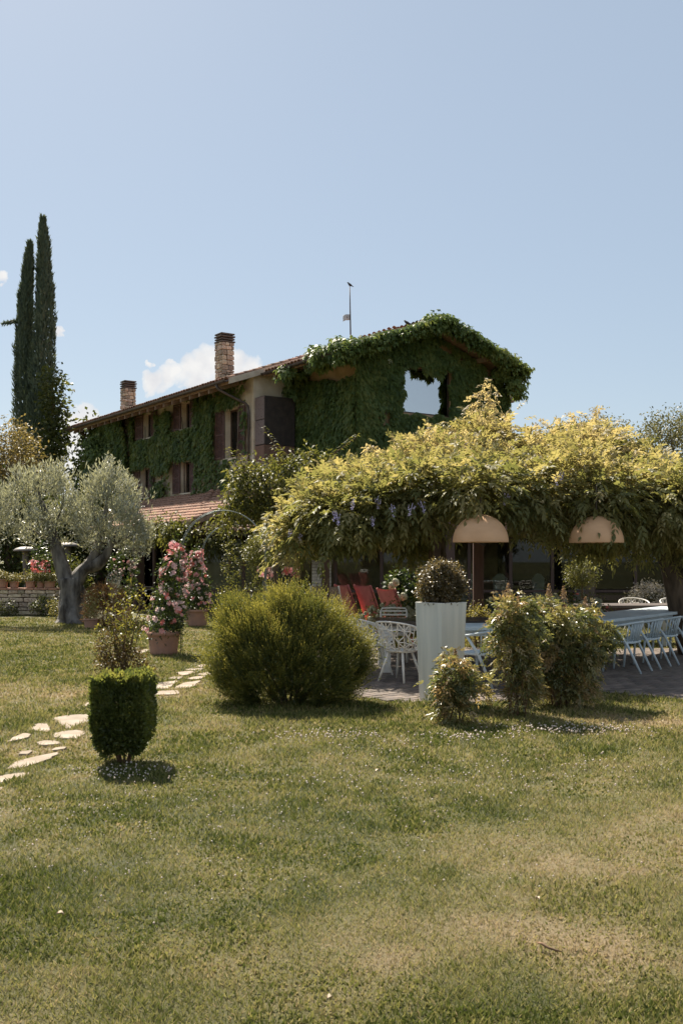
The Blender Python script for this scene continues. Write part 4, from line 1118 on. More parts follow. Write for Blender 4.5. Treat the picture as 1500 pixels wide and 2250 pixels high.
put(lc, ul, 6.95, 20.7, R(184), 'white lattice chair top behind the brown table, right of the pair')
s_ = slat_chair(); s_.location = (.84, 16.1, FZ); s_.rotation_euler = (0, 0, R(176)); s_['label'] = 'white chair with horizontal back slats behind the dark table'
# tables
def table(label, cx, cy, rz, L, W, mt, ml, zt=.75, th=.05, legw=.07, apron=True, block=False):
    t = thing('dining_table', label, 'table', (cx, cy, FZ), rz, 'terrace tables')
    MB().b2(-L / 2, L / 2, -W / 2, W / 2, zt - th, zt).build('table_top', mt, t, bevel=.006)
    if apron:
        for q in (-1, 1): MB().b2(-L / 2 + .1, L / 2 - .1, q * (W / 2 - .1) - .012, q * (W / 2 - .1) + .012, zt - th - .08, zt - th - .001).build('apron', ml, t)
    for sx_ in (-1, 1):
        for sy_ in (-1, 1):
            x_, y_ = sx_ * (L / 2 - .14), sy_ * (W / 2 - .12)
            MB().b2(x_ - legw, x_ + legw, y_ - legw, y_ + legw, 0, zt - th - .002).build('leg', ml, t, bevel=.006)
    return t
e0 = c0 + FC * .22
tc = e0 + AX * 1.75 + FC * .45
table('long pale blue table running to the right edge with spindle chairs', tc.x, tc.y, math.atan2(AX.y, AX.x), 5.6, .9, M_BLUE, M_BLUE, legw=.035)
table('dark glossy table between the spiky hedge and the white planter', 1.95, 15.0, R(2), 2.9, 1.05, M_TABLEDK, M_WHITE, th=.06, legw=.06)
table('weathered brown table behind the long blue one', 5.3, 19.75, R(3), 4.4, 1.0, M_TABLEBR, M_POST, legw=.04)
table('short pale blue table between the white planter and the nandina bush', 2.15, 13.75, R(6), 1.7, .8, M_BLUE, M_BLUE, legw=.03)

# red sling chairs and woven chair on the lawn side
M_RED = mat('red_sling', (.52, .17, .15), .75, (.44, .13, .115), 9)
def lounge(x, y, rz, label, m, mf, s=1., grp='red lounge chairs'):
    c = thing('lounge_chair', label, 'lounge chair', (x, y, .0), rz, grp)
    prof = [(-.52, 1.12), (-.45, .95), (-.36, .72), (-.28, .50), (-.2, .38), (-.05, .33), (.15, .36), (.38, .42)]
    V_ = []; Fc = []
    w = .3
    for th in (0, -.03):
        for (py, pz) in prof:
            for sx_ in (-1, -.5, 0, .5, 1): V_.append((sx_ * w, py + th * .7, pz + th - .02 * (1 - sx_ * sx_)))
    n_ = len(prof)
    for i in range(n_ - 1):
        for j in range(4):
            a = i * 5 + j; Fc.append((a, a + 1, a + 6, a + 5)); b = n_ * 5 + a; Fc.append((b + 5, b + 6, b + 1, b))
    MB().add(V_, Fc).build('sling', m, c, smooth=True)
    for q in (-1, 1):
        MB().tube([(q * (w + .012), py, pz) for py, pz in prof], .018, 8).build('side_frame', m if mf is None else mf, c, smooth=True)
        MB().tube([(q * (w + .01), -.22, .40), (q * (w + .02), -.45, .0)], .018, 8).build('leg', m if mf is None else mf, c)
        MB().tube([(q * (w + .01), .2, .38), (q * (w + .02), .32, .0)], .018, 8).build('leg', m if mf is None else mf, c)
    return c
lounge(.45, 21.6, R(-62), 'red sling lounge chair with high back, left of the two full backs', M_RED, None)
lounge(.88, 21.3, R(-58), 'red sling lounge chair with high back, beside the white hydrangea heads', M_RED, None)
lounge(1.28, 18.9, R(-60), 'red lounge chair peeking out low beside the planter ball', M_RED, None)
lounge(-.12, 20.6, R(-25), 'white framed lounge chair with brown woven back next to the pergola post', mat('woven_brown', (.20, .13, .10), .8, (.5, .42, .34), 60, ramp=(.45, .5)), M_WHITE, grp='woven lounge chair')

# ------------------------------------------------------------------ tall white planter with clipped ball
M_ZINC = mat('limewashed_zinc', (.82, .79, .72), .75, (.60, .60, .56), 3.2, .15, 30, stretch=(4, 4, .35), detail=10, ramp=(.25, .75))
pl = thing('tall_planter', 'tall tapering white-washed square planter holding a clipped bronze ball shrub', 'planter', at(968, 1225, 11.75) - Vector((0, 0, CAMH)))
b0, b1, h_ = .178, .214, 1.175
V_ = []
for (r_, z_) in ((b0, 0), (b1, h_), (b1 - .022, h_), (b1 - .04, h_ - .12)):
    V_ += [(-r_, -r_, z_), (r_, -r_, z_), (r_, r_, z_), (-r_, r_, z_)]
Fc = [(3, 2, 1, 0)]
for k in range(3):
    for i in range(4): Fc.append((k * 4 + i, k * 4 + (i + 1) % 4, (k + 1) * 4 + (i + 1) % 4, (k + 1) * 4 + i))
o = MB().add(V_, Fc).build('pot', M_ZINC, pl, bevel=.006); o.rotation_euler = (0, 0, R(41))
o = MB().b2(-b1 + .05, b1 - .05, -b1 + .05, b1 - .05, h_ - .13, h_ - .1).build('soil', M_MORTAR, pl); o.rotation_euler = (0, 0, R(41))
M_BRONZE = leaf_mat('bronze_leaf', [(.05, .045, .02), (.12, .095, .045), (.23, .165, .10)], .35, .4, 1.3, spec=.5)
M_BALLIN = mat('ball_twigs', (.06, .05, .03), .9)
ballc = (0, 0, h_ + .21)
bs = thing('clipped_ball', 'round clipped bronze-green shrub ball growing in the tall white planter', 'shrub', pl.location + Vector((0, 0, h_ - .1)))
foliage('foliage', bs, M_BRONZE, [(0, 0, .31, .27, .27, .265)], 11000, .034, .017, 420, .035, .55, lump=.07, tint=(.05, .95))
for k in range(6):
    a = k * 1.05; stem_mesh((.03 * math.cos(a), .03 * math.sin(a), 0), (.16 * math.cos(a), .16 * math.sin(a), .36), .01, .004).build('stem', M_BARK, bs)

# ------------------------------------------------------------------ boxwood cube in the foreground
M_BOX = leaf_mat('boxwood_leaf', [(.045, .065, .02), (.10, .125, .036), (.26, .25, .08)], .45, .4, 1.6, spec=.5)
g = ground(272, 1676)
bx = thing('boxwood_cube', 'small dark boxwood clipped to a cube on the lawn in the left foreground', 'shrub', g)
n = 26000
q = RNG.uniform(-1, 1, (n, 3)); ax_ = RNG.integers(0, 3, n); r_ = RNG.random(n)
pushed = np.sign(q[np.arange(n), ax_]) * RNG.uniform(.35, 1.0, n) ** .5; q[np.arange(n), ax_] = np.where((ax_ == 2) & (pushed < 0), q[np.arange(n), ax_], pushed)
zf = .09 + (q[:, 2] * .5 + .5) * .66
taper = np.interp(zf, [.08, .2, .32, .5, .78], [.6, .9, 1., 1., .96])
bump = 1 + .15 * (vnoise(q[:, 0] * 2 + q[:, 2] * 3, q[:, 1] * 2 + 7, 1.4) - .5)
P = np.stack([q[:, 0] * .222 * taper * bump, q[:, 1] * .225 * taper * bump, zf * .95 + .11 * (vnoise(q[:, 0] * 3, q[:, 1] * 3, 1.5) - .5)], 1)
keep = RNG.random(n) < np.clip((P[:, 2] + .02) / .34, .12, 1); P = P[keep]; n = len(P)
O = unit(P - np.array([0, 0, .42])); 
V_ = leaf_quads(P, O * .6 + rdirs(n) * .7 + UP * .55, rdirs(n) + O, .035 * RNG.uniform(.7, 1.3, n), .02)
obj('foliage', quads_mesh('foliage', V_, np.clip(.25 * RNG.random(n) + .55 * vnoise(P[:, 0] * 12, P[:, 2] * 12 + P[:, 1] * 6, 1.) + .25 * (P[:, 2] > .68), 0, 1)), M_BOX, bx, kind='stuff')  # random leaf tone, plus a highlight painted into the tint of the top leaves
for k in range(13):
    a = k * .483 + .1; stem_mesh((.035 * math.cos(a), .035 * math.sin(a), -.02), (.17 * math.cos(a), .16 * math.sin(a), random.uniform(.32, .5)), .009, .004, .05).build('stem', M_TWIG, bx, smooth=True)

# tall loose shrub behind it
M_LOOSE = leaf_mat('loose_shrub_leaf', [(.06, .055, .015), (.12, .12, .028), (.21, .19, .05)], .45, .45, 1.6)
M_LOOSE2 = leaf_mat('loose_shrub_bronze', [(.06, .04, .018), (.12, .085, .035), (.17, .12, .05)], .4, .45, 1.4)
g = ground(268, 1487)
ls = thing('loose_shrub', 'loose upright shrub with reddish stems rising behind the boxwood cube', 'shrub', g)
Yl = g.y; rel = lambda px, py, dy=0: at(px, py, Yl + dy) - g
P = []; 
for (px, py) in [(225, 1300), (245, 1290), (262, 1300), (292, 1265), (300, 1290), (318, 1285), (330, 1305), (282, 1310), (215, 1375), (235, 1335), (308, 1330), (272, 1335), (250, 1370), (222, 1410), (330, 1330), (290, 1350)]:
    tip = rel(px, py, random.uniform(-.25, .25)); ft = Vector((random.uniform(-.06, .06), random.uniform(-.05, .05), 0))
    sm = stem_mesh(ft, tip, .009, .003, .05); sm.build('stem', M_TWIG, ls, smooth=True)
    for q in range(46):
        t_ = .42 + .58 * (q / 46) ** .8; P.append(ft.lerp(tip, t_) + Vector((random.gauss(0, .035), random.gauss(0, .035), random.gauss(0, .02))))
P = np.array([tuple(p) for p in P]); n = len(P)
V_ = leaf_quads(P, rdirs(n) * .9 + UP * .35, rdirs(n) + UP, .065 * RNG.uniform(.6, 1.2, n), .03, droop=.15)
obj('foliage', quads_mesh('foliage', V_, RNG.random(n)), M_LOOSE, ls, kind='stuff')
foliage('base_foliage', ls, M_LOOSE2, [(-.15, 0, .38, .22, .2, .28), (.1, -.05, .2, .32, .25, .2), (-.1, 0, .15, .25, .2, .15)], 2600, .045, .022, 120, .06, .4, tint=(0, 1))

# ------------------------------------------------------------------ big spiky hedge
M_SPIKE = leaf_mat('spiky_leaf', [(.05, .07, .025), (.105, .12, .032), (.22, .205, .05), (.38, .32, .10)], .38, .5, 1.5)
g = ground(635, 1545)
hd = thing('spiky_hedge', 'broad rounded evergreen shrub with golden needle shoots in the middle of the lawn', 'shrub', g)
HB = [(-.45, 0, .66, .46, .45, .56), (.05, .05, .72, .5, .5, .58), (.46, -.05, .58, .40, .45, .48), (-.2, -.25, .42, .66, .35, .38), (.3, -.28, .40, .5, .35, .36), (-.6, -.1, .5, .3, .35, .34), (.68, 0, .4, .22, .3, .34), (-.2, -.05, .78, .4, .4, .50), (.28, 0, .74, .4, .42, .52), (-.2, -.3, .62, .4, .3, .36), (-.58, .05, .92, .26, .3, .26), (.72, -.05, .5, .2, .3, .3)]
NT, PER = 520, 20
Ct, Ot, _ = crown_pts(HB, NT * 2, NT * 2, .01, .86, .10)
Ct = Ct[Ct[:, 2] > .04][:NT]; NT = len(Ct)
TD = unit(unit(Ct - np.array([0, 0, .2])) * .8 + UP * .42 + RNG.normal(scale=.22, size=(NT, 3)))
ti = np.repeat(np.arange(NT), PER); ns = len(ti)
tl = RNG.uniform(.22, .40, NT)[ti]
lat = RNG.normal(scale=1., size=(ns, 3)); 
P0 = Ct[ti] - TD[ti] * (tl * .45)[:, None] + lat * .035
SD = unit(TD[ti] + lat * .16)
ct = RNG.random(NT)[ti]
sl_ = tl * RNG.uniform(.55, 1.0, ns); kk = 16; VV = []; TT = []
for i in range(kk):
    t_ = i / (kk - 1)
    B = P0 + SD * (sl_ * t_)[:, None] + UP * (t_ ** 2 * .03)
    D = SD * .9 + rdirs(ns) * .6
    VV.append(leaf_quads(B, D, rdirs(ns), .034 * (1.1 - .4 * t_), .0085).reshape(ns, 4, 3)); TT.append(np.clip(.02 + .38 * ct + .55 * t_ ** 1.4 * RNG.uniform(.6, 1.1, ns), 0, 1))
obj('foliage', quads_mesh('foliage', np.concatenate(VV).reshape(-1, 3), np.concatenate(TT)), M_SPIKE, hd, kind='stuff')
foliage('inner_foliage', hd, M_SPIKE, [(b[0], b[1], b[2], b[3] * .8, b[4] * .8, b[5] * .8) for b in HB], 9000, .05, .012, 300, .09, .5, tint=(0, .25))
for k in range(12):
    a = k * .52; stem_mesh((.12 * math.cos(a), .1 * math.sin(a), -.02), (.6 * math.cos(a), .35 * math.sin(a), .55 + .2 * random.random()), .018, .006, .05).build('stem', M_BARK, hd, smooth=True)

# ------------------------------------------------------------------ nandina bushes by the terrace
M_NAND = leaf_mat('nandina_leaf', [(.06, .08, .035), (.14, .155, .06), (.24, .22, .09), (.42, .28, .17)], .4, .35, 1.4, spec=.55)
M_NFLOW = leaf_mat('nandina_flower', [(.30, .19, .13), (.42, .30, .20)], .3, .8, 1.)
def nandina(label, base, blobs, n, spikes, ns):
    t = thing('nandina_bush', label, 'shrub', base, 0, 'nandina bushes')
    foliage('foliage', t, M_NAND, blobs, n, .05, .017, int(n / 22), .06, .3, out=.6, rand=.6, up=.15, tint=(0, 1.), lump=.42, compound=(7, .085), ctw=.75)
    for k in range(ns):
        b = blobs[k % len(blobs)]; a = random.uniform(0, 6.28)
        stem_mesh((.09 * math.cos(a), .07 * math.sin(a), -.02), (b[0] + .6 * b[3] * math.cos(a), b[1] + .6 * b[4] * math.sin(a), b[2] + .2 * b[5]), .010, .005, .04).build('stem', M_TWIG, t, smooth=True)
    for (x, y, z_, s_) in spikes:
        n_ = 170; tt = RNG.random(n_) ** .8; a = RNG.uniform(0, 6.28, n_); r_ = .075 * s_ * (1 - tt * .85) * RNG.uniform(.3, 1, n_)
        P = np.stack([x + r_ * np.cos(a), y + r_ * np.sin(a), z_ + tt * .24 * s_], 1)
        V_ = leaf_quads(P, rdirs(n_), rdirs(n_), .016, .012)
        obj('flower_spike', quads_mesh('flower_spike', V_, RNG.random(n_)), M_NFLOW, t, kind='stuff')
        stem_mesh((x, y, z_ - .15), (x, y, z_ + .2 * s_), .004, .002, .0).build('flower_stalk', M_TWIG, t)
nandina('small bushy nandina in front of the tall white planter', ground(1000, 1588), [(0, 0, .46, .16, .15, .15), (-.07, 0, .28, .15, .15, .16), (.12, 0, .36, .16, .14, .10), (-.02, 0, .14, .1, .1, .12)], 850, [(.0, 0, .62, .6), (-.12, .05, .6, .5)], 9)
nandina('tall narrow nandina with pinkish flower spikes, left of the largest bush', ground(1140, 1574), [(-.04, 0, .98, .17, .16, .16), (-.1, 0, .72, .17, .16, .2), (.06, .0, .48, .13, .14, .2), (-.12, 0, 1.12, .12, .12, .08), (.02, 0, .25, .1, .1, .14)], 1500, [(-.12, 0, 1.18, 1.), (.0, .05, 1.12, .7), (-.22, 0, 1.05, .7)], 11)
nandina('largest nandina bush beside the spindle chairs, dense and dark below', ground(1232, 1552), [(0, 0, .96, .36, .3, .17), (-.14, 0, .66, .34, .3, .22), (.14, 0, .58, .3, .26, .24), (.32, .05, .98, .2, .18, .12), (0, 0, .35, .3, .26, .18), (-.24, .1, 1.05, .18, .18, .1), (.44, 0, .86, .12, .12, .1), (.3, 0, .72, .2, .2, .14)], 4300, [(.05, .1, 1.18, .8), (-.12, .1, 1.2, .8), (.3, .1, 1.1, .6)], 16)
# flowering border behind them
M_BORD = leaf_mat('border_leaf', [(.04, .06, .015), (.10, .11, .03), (.19, .17, .05)], .4, .5, 1.4)
M_PALE = mat('pale_bloom', (.50, .47, .36), .9, (.36, .36, .22), 25)
M_PINK = mat('pink_bloom', (.74, .32, .30), .8, (.60, .20, .19), 20, rand=.2)
M_CORAL = mat('coral_bloom', (.55, .13, .10), .8, (.42, .08, .06), 20, rand=.15)
M_PINKP = mat('pale_pink_bloom', (.80, .54, .51), .8, (.70, .40, .38), 20, rand=.1)
def bloom_head(r, petals=36, s=.022):
    mb = MB()
    for j in range(petals):
        d = Vector((random.gauss(0, 1), random.gauss(0, 1), random.gauss(0, 1))).normalized()
        c = d * r; t1 = d.orthogonal().normalized(); t1 = Matrix.Rotation(random.uniform(0, 6), 3, d) @ t1; t2 = d.cross(t1)
        mb.add([c - t1 * s, c - t2 * s, c + t1 * s, c + t2 * s], [(0, 1, 2, 3)])
    b_ = bmesh.new(); bmesh.ops.create_icosphere(b_, subdivisions=1, radius=r * .93)
    mb.add([v_.co for v_ in b_.verts], [tuple(v_.index for v_ in f_.verts) for f_ in b_.faces]); b_.free()
    return mb.mesh('bloom')
HYD = bloom_head(.075, 60, .02); HYD.materials.append(M_PALE)
def five_petal(m, s=.035):
    mb = MB()
    for k in range(5):
        a = R(72 * k); d = Vector((math.cos(a), math.sin(a), 0)); e_ = Vector((-d.y, d.x, 0))
        mb.add([(0, 0, 0), d * s * .7 + e_ * s * .42 + Vector((0, 0, s * .25)), d * s + Vector((0, 0, s * .15)), d * s * .7 - e_ * s * .42 + Vector((0, 0, s * .25))], [(0, 1, 2, 3)])
    m_ = mb.mesh('bloom'); m_.materials.append(m); return m_
def petal_mat(name, c):
    m = leaf_mat(name, [c, c], .5, .7, 1.); ml = [n_ for n_ in m.node_tree.nodes if n_.bl_idname == 'ShaderNodeMixRGB'][0]; ml.inputs[2].default_value = (1.1, 1., 1., 1); return m
PINKS = [five_petal(petal_mat('pink_petal', (.84, .42, .42))), five_petal(petal_mat('pale_pink_petal', (.88, .66, .64))), five_petal(petal_mat('coral_petal', (.70, .20, .17)))]
def blooms(parent, mesh_list, pts, scl=(.8, 1.2), face=None):
    for p in pts:
        o = obj('bloom', random.choice(mesh_list), None, parent); o.location = p; o.scale = [random.uniform(*scl)] * 3
        d = Vector(face) if face else Vector(p).normalized()
        d = (d + Vector((random.gauss(0, .35), random.gauss(0, .35), random.gauss(0, .35)))).normalized()
        o.rotation_euler = d.to_track_quat('Z', 'Y').to_euler()
def border(label, name, px0, px1, pytop, Y, depth, n, mesh_list=None, nb=0, m=None, cat='shrub', group=None, L=.05, W=.025, sc_b=(.8, 1.2)):
    a, b = at(px0, pytop, Y), at(px1, pytop, Y); h2 = a.z / 2
    base = Vector(((a.x + b.x) / 2, Y, 0)); w = (b.x - a.x) / 2
    bl = []; kx = max(1, int(w / .45))
    for i in range(kx): bl.append((-w + w * (2 * i + 1) / kx, 0, h2, w / kx * 1.15, depth, h2 * random.uniform(.92, 1.05)))
    t = shrub(name, label, cat, base, bl, m or M_BORD, n, L, W, stems=5, group=group, clumps=max(60, n // 22), sigma=.06, shell=.7, lump=.12)
    pts = []
    for i in range(nb):
        x = random.uniform(-w, w); bi = min(bl, key=lambda q: abs(q[0] - x)); e_ = min(.98, abs(x - bi[0]) / bi[3])
        a_ = random.uniform(R(15), R(80)); rr_ = math.sqrt(1 - e_ * e_)
        pts.append(Vector((x, -bi[4] * math.cos(a_) * rr_, bi[2] + bi[5] * math.sin(a_) * rr_ + .01)))
    if nb: blooms(t, mesh_list, pts, sc_b, face=(0, -.6, .8))
    return t
border('low cream-flowering border shrub left of the tall planter, behind the slat chair', 'flowering_border', 790, 915, 1322, 17.6, .45, 2600, [HYD], 34, sc_b=(.35, .7), group='cream-flowering border')
border('yellow-green low shrub right of the planter ball at the brown post', 'flowering_border', 1020, 1075, 1328, 18.6, .4, 1500, group='cream-flowering border', m=leaf_mat('yellow_border', [(.09, .09, .02), (.2, .18, .05), (.3, .26, .1)], .4, .5, 1.4))
border('mound of cream hydrangea heads and coral roses above the largest nandina', 'hydrangea_bed', 1175, 1335, 1300, 17.4, .4, 3000, [HYD, HYD, PINKS[2], PINKS[0]], 30, sc_b=(.6, 1.1), group='cream-flowering border')
t = border('dark hydrangea bush with four round white heads beside the red chairs', 'hydrangea', 850, 925, 1262, 22.5, .5, 2400, m=leaf_mat('hydr_leaf', [(.02, .035, .012), (.05, .075, .022), (.08, .1, .03)], .35, .45, 1.4), L=.11, W=.065)
for (px, py) in ((868, 1280), (860, 1288), (886, 1311), (872, 1314)):
    o = obj('bloom', HYD, None, t); o.location = at(px, py, 21.9) - t.location; o.scale = (1.25,) * 3
border('silvery grey-leaved shrub in front of the right veranda glass', 'silver_shrub', 1385, 1475, 1278, 24, .5, 3000, m=leaf_mat('silver_leaf', [(.16, .15, .13), (.30, .27, .24), (.42, .37, .33)], .25, .7, 1.), L=.07, W=.025)

# ------------------------------------------------------------------ pots, mandevilla, arches
M_TERRA = mat('terracotta_pot', (.42, .225, .15), .85, (.32, .185, .135), 4, .4, 40, rand=.1)
def pot_mesh(r, h_):
    return MB().lathe([(.001, 0), (r * .78, 0), (r * .80, h_ * .06), (r * .84, h_ * .12), (r * .83, h_ * .16), (r * .93, h_ * .78), (r * .95, h_ * .84), (r * 1.0, h_ * .86), (r * 1.02, h_ * .93), (r, h_), (r * .9, h_), (r * .87, h_ * .9), (.001, h_ * .88)], n=32)
M_MAND = leaf_mat('mandevilla_leaf', [(.018, .035, .01), (.045, .07, .018), (.09, .11, .03)], .35, .4, 1.5, spec=.5)
def mandevilla(base, r, hp, htop, lean, label, labp, nb, side=0):
    p = thing('terracotta_pot', labp, 'pot', base, 0, 'terracotta pots at the arch feet')
    pot_mesh(r, hp).build('pot', M_TERRA, p, smooth=True)
    MB().lathe([(.001, hp * .885), (r * .86, hp * .885)], n=24).build('soil', M_MORTAR, p)
    t = thing('mandevilla', label, 'flowering climber', Vector(base) + Vector((0, 0, hp * .89)), 0, 'pink mandevillas')
    H_ = htop - hp; bl = []; 
    for i in range(7):
        f_ = i / 6; bl.append((lean[0] * f_, 0, .12 + (H_ - .22) * f_, .29 * (1 - .75 * f_ ** 1.3) + .03, .27 * (1 - .72 * f_) + .03, H_ / 7 * 1.1))
    foliage('foliage', t, M_MAND, bl, 3600, .06, .032, 240, .07, .5, tint=(0, 1), droop=.2, lump=.25)
    pts = []
    for i in range(nb):
        f_ = random.random() ** .75; k_ = min(6, int(f_ * 7)); b = bl[k_]; a = random.uniform(R(160), R(380)) + side
        pts.append(Vector((b[0] + b[3] * 1.05 * math.cos(a), b[1] + b[4] * 1.05 * math.sin(a), .05 + (H_ - .05) * f_)))
    for p_ in pts:
        n_ = random.choice([1, 1, 2, 3])
        for q in range(n_):
            o = obj('bloom', random.choice(PINKS + PINKS[:2] + PINKS[1:2]), None, t); o.location = p_ + Vector((random.gauss(0, .025), random.gauss(0, .025), random.gauss(0, .025)))
            o.scale = [random.uniform(1.0, 1.6)] * 3
            d = (Vector((p_.x - lean[0] * .5, p_.y, .15)).normalized() + Vector((random.gauss(0, .4), -.5 + random.gauss(0, .3), random.gauss(0, .4)))).normalized(); o.rotation_euler = d.to_track_quat('Z', 'Y').to_euler()
    for k in range(4): stem_mesh((random.uniform(-.05, .05), random.uniform(-.05, .05), 0), (lean[0], 0, H_ * .95), .009, .004, .03).build('stem', M_BARK, t)
g1 = ground(360, 1438); g2 = ground(432, 1376)
mandevilla(g1, .29, .40, 1.95, (.25, 0), 'pink-flowering climber in the nearer terracotta pot', 'round terracotta pot on the lawn beside the flagstone path', 85)
mandevilla(g2, .30, .42, 1.92, (.0, 0), 'fuller pink-flowering climber growing behind the nearer one', 'terracotta pot half hidden behind the spiky hedge', 125)
M_WIRE = mat('galvanised_wire', (.26, .29, .27), .5, (.18, .20, .19), 6, metal=.6)
def arch(Y, pxl, pxr, pytop, label):
    a, b = at(pxl, 1225, Y), at(pxr, 1225, Y); zt = at(0, pytop, Y).z; w = (b.x - a.x) / 2; sp_ = zt - w
    t = thing('garden_arch', label, 'garden arch', ((a.x + b.x) / 2, Y, 0), 0, 'wire garden arches')
    for dy in (-.09, .09):
        pts = [(-w, dy, 0), (-w, dy, sp_ * .5), (-w, dy, sp_)] + [(-w * math.cos(R(180 * k / 28)), dy, sp_ + w * math.sin(R(180 * k / 28))) for k in range(1, 28)] + [(w, dy, sp_), (w, dy, sp_ * .5), (w, dy, 0)]
        MB().tube(pts, .008, 6).build('hoop', M_WIRE, t, smooth=True)
    for k in (2, 5, 8, 11, 14):
        a_ = R(180 * k / 16); MB().tube([(-w * math.cos(a_), -.09, sp_ + w * math.sin(a_)), (-w * math.cos(a_), .09, sp_ + w * math.sin(a_))], .006, 5).build('crossbar', M_WIRE, t)
    for z_ in (.5, 1., 1.5):
        for s_ in (-1, 1): MB().tube([(s_ * w, -.09, z_), (s_ * w, .09, z_)], .006, 5).build('crossbar', M_WIRE, t)
arch(17.5, 399, 584, 1122, 'nearer galvanised wire arch above the pink climbers')
arch(24.6, 445, 578, 1152, 'farther, smaller looking wire arch behind the nearer one')

# standard ball tree and pot plants behind the hedge
M_STD = leaf_mat('ball_leaf', [(.05, .06, .018), (.11, .115, .035), (.21, .19, .07)], .4, .45, 1.4)
def ball_tree(px, pyc, rpx, Y, label):
    c = at(px, pyc, Y); r = rpx / FPX * Y
    t = thing('ball_tree', label, 'tree', (c.x, c.y, 0), 0, 'ball-headed standard trees')
    foliage('crown', t, M_STD, [(0, 0, c.z, r, r, r * .9), (-r * .2, 0, c.z - r * .2, r * .9, r * .9, r * .7)], 4200, .045, .02, 320, .06, .6, tint=(0, 1), lump=.12)
    stem_mesh((0, 0, 0), (0, 0, c.z), .03, .02, .02).build('trunk', M_BARK, t, smooth=True)
    for k in range(5):
        a = k * 1.26; stem_mesh((0, 0, c.z - r * .5), (r * .6 * math.cos(a), r * .6 * math.sin(a), c.z + .1), .012, .005).build('limb', M_BARK, t)
ball_tree(582, 1208, 42, 19.5, 'ball-headed standard tree beside the wisteria, above the spiky hedge')
ball_tree(1278, 1258, 34, 22.5, 'small ball-headed tree in front of the veranda glass at the right')
def potted(px, pyc, Y, r, label, m=None, rpot=.16, hp=.26, flowers=None, nf=0, z0=0., group=None, n=900, L=.05, W=.028):
    c = at(px, pyc, Y); zb = z0
    t = thing('potted_plant', label, 'potted plant', (c.x, Y, zb), 0, group)
    pot_mesh(rpot, hp).build('pot', M_TERRA, t, smooth=True)
    zc = max(c.z - zb, hp + r * .5)
    foliage('foliage', t, m or M_STD, [(0, 0, zc, r, r, max(.1, (zc - hp) * 1.05))], n, L, W, max(40, n // 14), .05, .5, tint=(0, 1))
    if nf:
        pts = [Vector((r * math.cos(a) * q, -r * abs(math.sin(a)) * q - .02, zc + r * random.uniform(-.3, .9))) for a, q in [(random.uniform(0, 3.14), random.uniform(.5, 1.05)) for _ in range(nf)]]
        blooms(t, flowers, pts, (1., 1.7), face=(0, -.8, .5))
potted(510, 1275, 21, .22, 'leafy pot plant behind the hedge left of the ball tree', group='pots behind the hedge')
potted(560, 1280, 21.5, .2, 'grey-green pot plant under the ball tree', m=leaf_mat('silver_leaf', []) if False else M_STD, group='pots behind the hedge')
potted(640, 1262, 20.5, .16, 'coral geranium pot right of the ball tree trunk', flowers=PINKS[:1] + PINKS[2:], nf=22, group='pots behind the hedge', rpot=.14)
potted(582, 1262, 20.2, .16, 'pink geranium pot at the ball tree trunk', flowers=PINKS[:2], nf=16, group='pots behind the hedge', rpot=.14)

# ------------------------------------------------------------------ low stone wall with pots, heaters
WY = 29.4
lw = thing('low_stone_wall', 'low rubble stone wall topped with terracotta pots at the left edge', 'wall', (0, 0, 0))
WX0, WX1 = -12.6, at(122, 1225, WY).x
WH_ = .74
cr_ = MB().b2(WX0, WX1 - .03, WY + .03, WY + .42, 0, WH_).build('core', M_MORTAR, lw)
stone_face(cr_, (WX0, WY, 0), (1, 0, 0), (0, -1, 0), WX1 - WX0, .0, WH_, .13, .18, .42, .1)
stone_face(cr_, (WX1, WY, 0), (0, 1, 0), (1, 0, 0), .45, .0, WH_, .13, .18, .3, .1)
x = WX0
while x < WX1:
    w_ = random.uniform(.35, .5); MB().b2(x, min(x + w_ - .012, WX1 + .05), WY - .06, WY + .5, WH_ + .003, WH_ + .055).build('coping', M_TERRA, lw, bevel=.008); x += w_
gz = WH_ + .057
M_SUCC = leaf_mat('succulent_leaf', [(.10, .11, .035), (.22, .20, .07), (.33, .28, .13)], .3, .5, 1.2)
for i, (px, r_, rp, lab) in enumerate([(4, .16, .20, 'wide terracotta pot of pale succulents at the very left on the wall'), (32, .17, .14, 'low terracotta pot of trailing succulents, second from the left edge on the wall'), (68, .2, .15, 'terracotta pot of pale succulents below the red geranium'), (90, .14, .12, 'small terracotta pot of succulents, right of the geranium'), (110, .2, .17, 'terracotta pot of spilling succulents at the wall end')]):
    potted(px, 1270, WY + .2, r_, lab, M_SUCC, rp, .26 if i == 0 else .2, z0=gz, group='succulent pots on the wall', n=700, L=.05, W=.03)
potted(90, 1252, WY + .7, .32, 'red geranium with big flower heads behind the low wall', M_MAND, .2, .5, flowers=PINKS[2:] + PINKS[:1], nf=60, group=None, n=900, L=.08, W=.06)
shrub('bay_shrub', 'green leafy shrub behind the red geranium', 'shrub', (at(100, 1225, 30.6).x, 30.6, 0), [(0, 0, 1.3, .6, .5, .6), (.2, 0, .7, .6, .5, .6)], leaf_mat('bay_leaf', [(.03, .045, .012), (.08, .09, .025), (.14, .14, .04)], .4, .4, 1.5), 1500, .12, .05, clumps=90, sigma=.12)
shrub('bay_shrub', 'green leafy shrub seen between the two olive limbs', 'shrub', (at(158, 1225, 30.2).x, 30.2, 0), [(0, 0, 1.2, .45, .4, .55), (0, 0, .6, .4, .4, .5)], _m['bay_leaf'], 1100, .12, .05, clumps=80, sigma=.12)
shrub('wall_foot_shrub', 'dark glossy shrub growing at the foot of the low stone wall', 'shrub', (at(97, 1225, 28.9).x, 28.9, 0), [(0, 0, .26, .38, .3, .26)], _m['bay_leaf'], 900, .07, .035, clumps=60, sigma=.07, stems=3)
